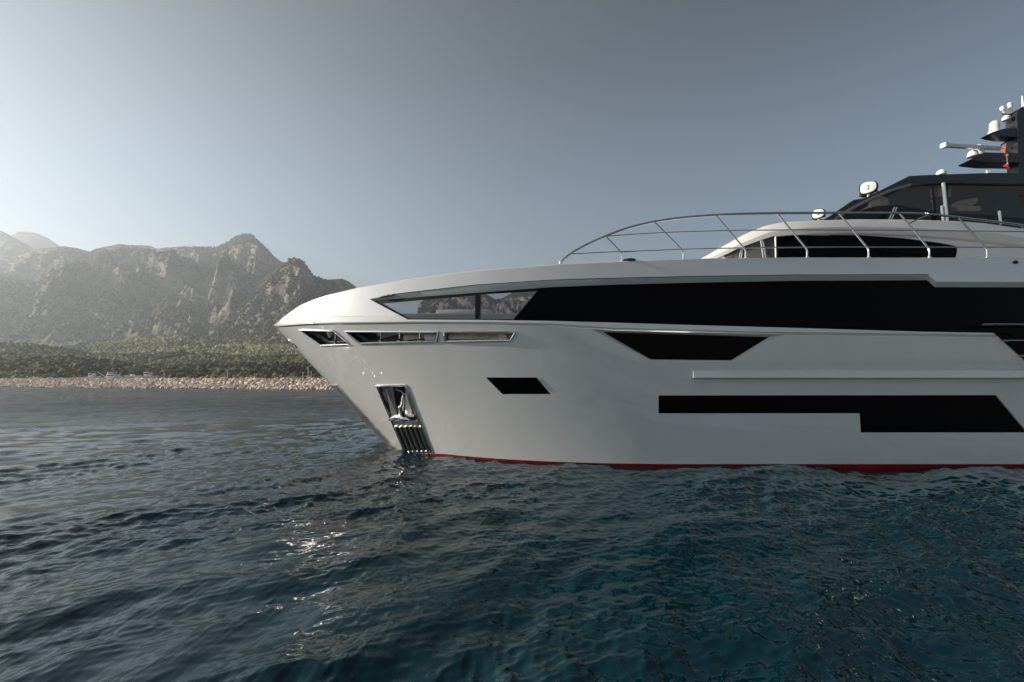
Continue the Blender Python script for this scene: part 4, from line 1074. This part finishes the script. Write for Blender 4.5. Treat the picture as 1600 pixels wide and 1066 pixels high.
# ---- mast
YM = C0
def prism(poly, Y0, Y1, name, m, parent=None):
    n = len(poly); V = [P(x, y, YM) for x, y in poly]
    V = [Vector((v.x, Y0, v.z)) for v in V] + [Vector((v.x, Y1, v.z)) for v in V]
    return ymk(name, V, [tuple(range(n)), tuple(range(2 * n - 1, n - 1, -1))] + [(i, (i + 1) % n, n + (i + 1) % n, n + i) for i in range(n)], m, parent)
prism([(1583, 276), (1581, 230), (1580, 180), (1587, 173), (1600, 171), (1622, 174), (1640, 276)], YM - .16, YM + .16, 'mast', M['mastblack'])
prism([(1539, 212.5), (1545, 210), (1562, 205), (1584, 204.5), (1584, 218), (1562, 217.5), (1545, 214.5)], YM - .14, YM + .14, 'mast_spreader', M['charcoal'])
prism([(1507, 254), (1528, 243.5), (1584, 245), (1584, 259), (1536, 258.5), (1509, 255.5)], YM - .2, YM + .2, 'mast_spreader', M['charcoal'])
def P2(x, y, dy=0): return P(x, y, YM + dy)
ybuild(MB().lathe([(.14, 0), (.14, .05), (.12, .07), (.11, .29), (.095, .33), (.05, .365), (.01, .37)], P2(1553.5, 208.5), (.0, 0, 1), 20), 'radome', M['white'])
ybuild(MB().lathe([(.13, 0), (.13, .05), (.10, .15), (.04, .19)], P2(1520, 245, -.2), n=18), 'satellite_dome', M['white'])
ra = ybuild(MB().lathe([(.14, 0), (.14, .1), (.11, .26), (.08, .30)], P2(1528, 243.5, 0), n=16), 'radar_pedestal', M['white'])
a_, b_ = P2(1476, 227.3, -.9), P2(1564, 232.8, .35); dv = (b_ - a_)
rot = Matrix((dv.normalized(), dv.normalized().cross(Vector((0, 0, 1))).normalized() * -1, Vector((0, 0, 1)))).transposed()
ybuild(MB().box((a_ + b_) / 2, (dv.length, .11, .10), rot, bevel=.03), 'radar_scanner', M['white'])
ybuild(MB().box(a_, (.2, .16, .15), rot, bevel=.05), 'scanner_end', M['white'])
for (x0, y0, x1, y1, r) in ((1570, 178, 1565, 166, .05), (1581, 177, 1577, 160, .045)):
    A = P2(x0, y0); B = P2(x1, y1); ybuild(MB().lathe([(r * .5, 0), (r * .7, (B - A).length * .4), (r * 1.3, (B - A).length * .55), (r * 1.3, (B - A).length * .9), (r * .4, (B - A).length)], A, B - A, 12), 'navigation_antenna', M['white'])
ybuild(MB().tube([P2(1566, 178), P2(1584, 180.5)], .02, 8), 'antenna_arm', M['charcoal'])
ybuild(MB().lathe([(.02, -.1), (.09, -.08), (.10, 0), (.05, .06)], P2(1572, 184), n=14), 'mast_lamp', M['white'])
ybuild(MB().tube([P2(1600, 175), P2(1597, 150)], [.05, .012], 8), 'whip_antenna', M['white'])
ybuild(MB().tube([P2(1564, 227), P2(1577, 219)], .02, 8), 'flag_halyard', M['charcoal'])
def flag(px0, py0, px1, py1, m, label, Y=YM - .45):
    A, B = P(px0, py0, Y), P(px1, py1, Y); V = []; d = B - A
    for i in range(9):
        t = i / 8
        for j in range(4):
            s = j / 3
            V.append(A + d * t + Vector(((s - .3) * .09 * math.sin(math.pi * (t * .85 + .15)), .04 * math.sin(9 * t + 3 * s), .03 * s)))
    o = mk('pennant', [v - A for v in V], [(i * 4 + j, i * 4 + j + 1, i * 4 + 5 + j, i * 4 + 4 + j) for i in range(8) for j in range(3)], m, None, smooth=True); o.location = A
    sm = o.modifiers.new('t', 'SOLIDIFY'); sm.thickness = .006
    tag(o, label, 'flag'); return o
flag(1567, 231, 1573, 245, M['orange'], 'small orange pennant hanging from the mast above the radar platform')
flag(1570, 258, 1575, 264, M['redcloth'], 'tiny red pennant hanging just below the radar platform of the mast')
flag(1594, 305, 1600, 318, M['orange'], 'orange cloth hanging at the flybridge edge of the frame', 11.9)
ybuild(MB().tube([P(1573, 245, YM - .45), P(1575, 262, YM - .45)], .012, 6), 'flag_halyard', M['white'])

# ---- bow rail (stainless)
def yrail(px): # depth of the rail over the cap at this photo column
    Xs = np.linspace(-6, 22, 600); Y = C0 - b_s(Xs) + .07; pxs = CX + F * Xs / Y
    return float(np.interp(px, pxs, Y))
TOP = [(876, 411), (880, 405.5), (886, 400.5), (900, 391), (915, 383), (930, 376), (945, 369.5), (965, 361.5), (985, 355), (1005, 350), (1022, 346.5), (1050, 342), (1080, 338.8), (1118, 336), (1165, 334), (1214, 333), (1310, 332.6), (1405, 333), (1430, 333.5),
       (1455, 335), (1480, 337.5), (1500, 340), (1530, 343.5), (1560, 347), (1580, 349.5), (1600, 352.5), (1650, 361)]
ybuild(MB().tube([P(x, y, yrail(x)) for x, y in TOP], .024, 10), 'rail_top', M['steel'])
MR = [(946, 369.5), (985, 366.5), (1040, 363.5), (1100, 361.5), (1160, 360), (1240, 359.5), (1400, 360), (1640, 362.5)]
LR = [(893, 397), (940, 394.5), (1000, 392.5), (1060, 390), (1120, 388.3), (1200, 387), (1300, 386), (1640, 386.5)]
for ln in (MR, LR): ybuild(MB().tube([P(x, float(ip(x, ln)), yrail(x)) for x in np.arange(ln[0][0], ln[-1][0], 12)], .0125, 8), 'rail_wire', M['steel'])
for (xb, yb, xt, yt) in ((972, 409, 946, 369), (1068, 406, 1022, 346.5), (1165, 404, 1118, 336), (1261, 403, 1214, 333), (1357, 403, 1310, 332.6), (1452, 403, 1405, 333), (1542, 403, 1497, 339.6), (1636, 403, 1594, 351)):
    k = yb - 12; Yb = yrail(xb)
    ybuild(MB().tube([P(xb, yb + 1, Yb), P(xb, k + 1, Yb), P(xb - 1.5, k - 3, Yb), P(xt, yt, yrail(xt))], .018, 8), 'rail_post', M['steel'])
    ybuild(MB().lathe([(.04, 0), (.04, .012), (.02, .02)], P(xb, yb - .3, Yb) , n=12), 'post_base', M['steel'])
ybuild(MB().lathe([(.04, 0), (.04, .03)], P(876, 412, yrail(876)), n=12), 'post_base', M['steel'])
ybuild(MB().tube([P(1421, 349, yrail(1421)), P(1450, 335.5, yrail(1450))], .015, 8), 'rail_brace', M['steel'])
ybuild(MB().lathe([(.02, -.02), (.16, 0), (.14, .035), (.02, .05)], P(983, 408.8, yrail(983) + .05), n=16), 'deck_cleat', M['charcoal'])

# aft superstructure block beyond the frame so the yacht reads as a whole
ybuild(MB().box((17.5, C0, 4.15), (8, 5.3, 2.1), taper=(.93, .95), bevel=.2), 'aft_saloon', M['super'])

# ================================================================== haze
hz = mk('haze', [(x, y, z) for x in (-6800, 6800) for y in (-6800, 6800) for z in (-3.0, 1240)],
        [(0, 1, 3, 2), (4, 6, 7, 5), (0, 4, 5, 1), (2, 3, 7, 6), (0, 2, 6, 4), (1, 5, 7, 3)], [], None)
tag(hz, kind='stuff')
hm = bpy.data.materials.new('sea_haze'); hm.use_nodes = True; hn = hm.node_tree; hn.nodes.clear()
ho = hn.nodes.new('ShaderNodeOutputMaterial'); pv = hn.nodes.new('ShaderNodeVolumePrincipled')
pv.inputs['Color'].default_value = (0.78, 0.90, 1.0, 1); pv.inputs['Density'].default_value = .00021; pv.inputs['Anisotropy'].default_value = .46
hn.links.new(pv.outputs[0], ho.inputs['Volume']); hz.data.materials.append(hm)
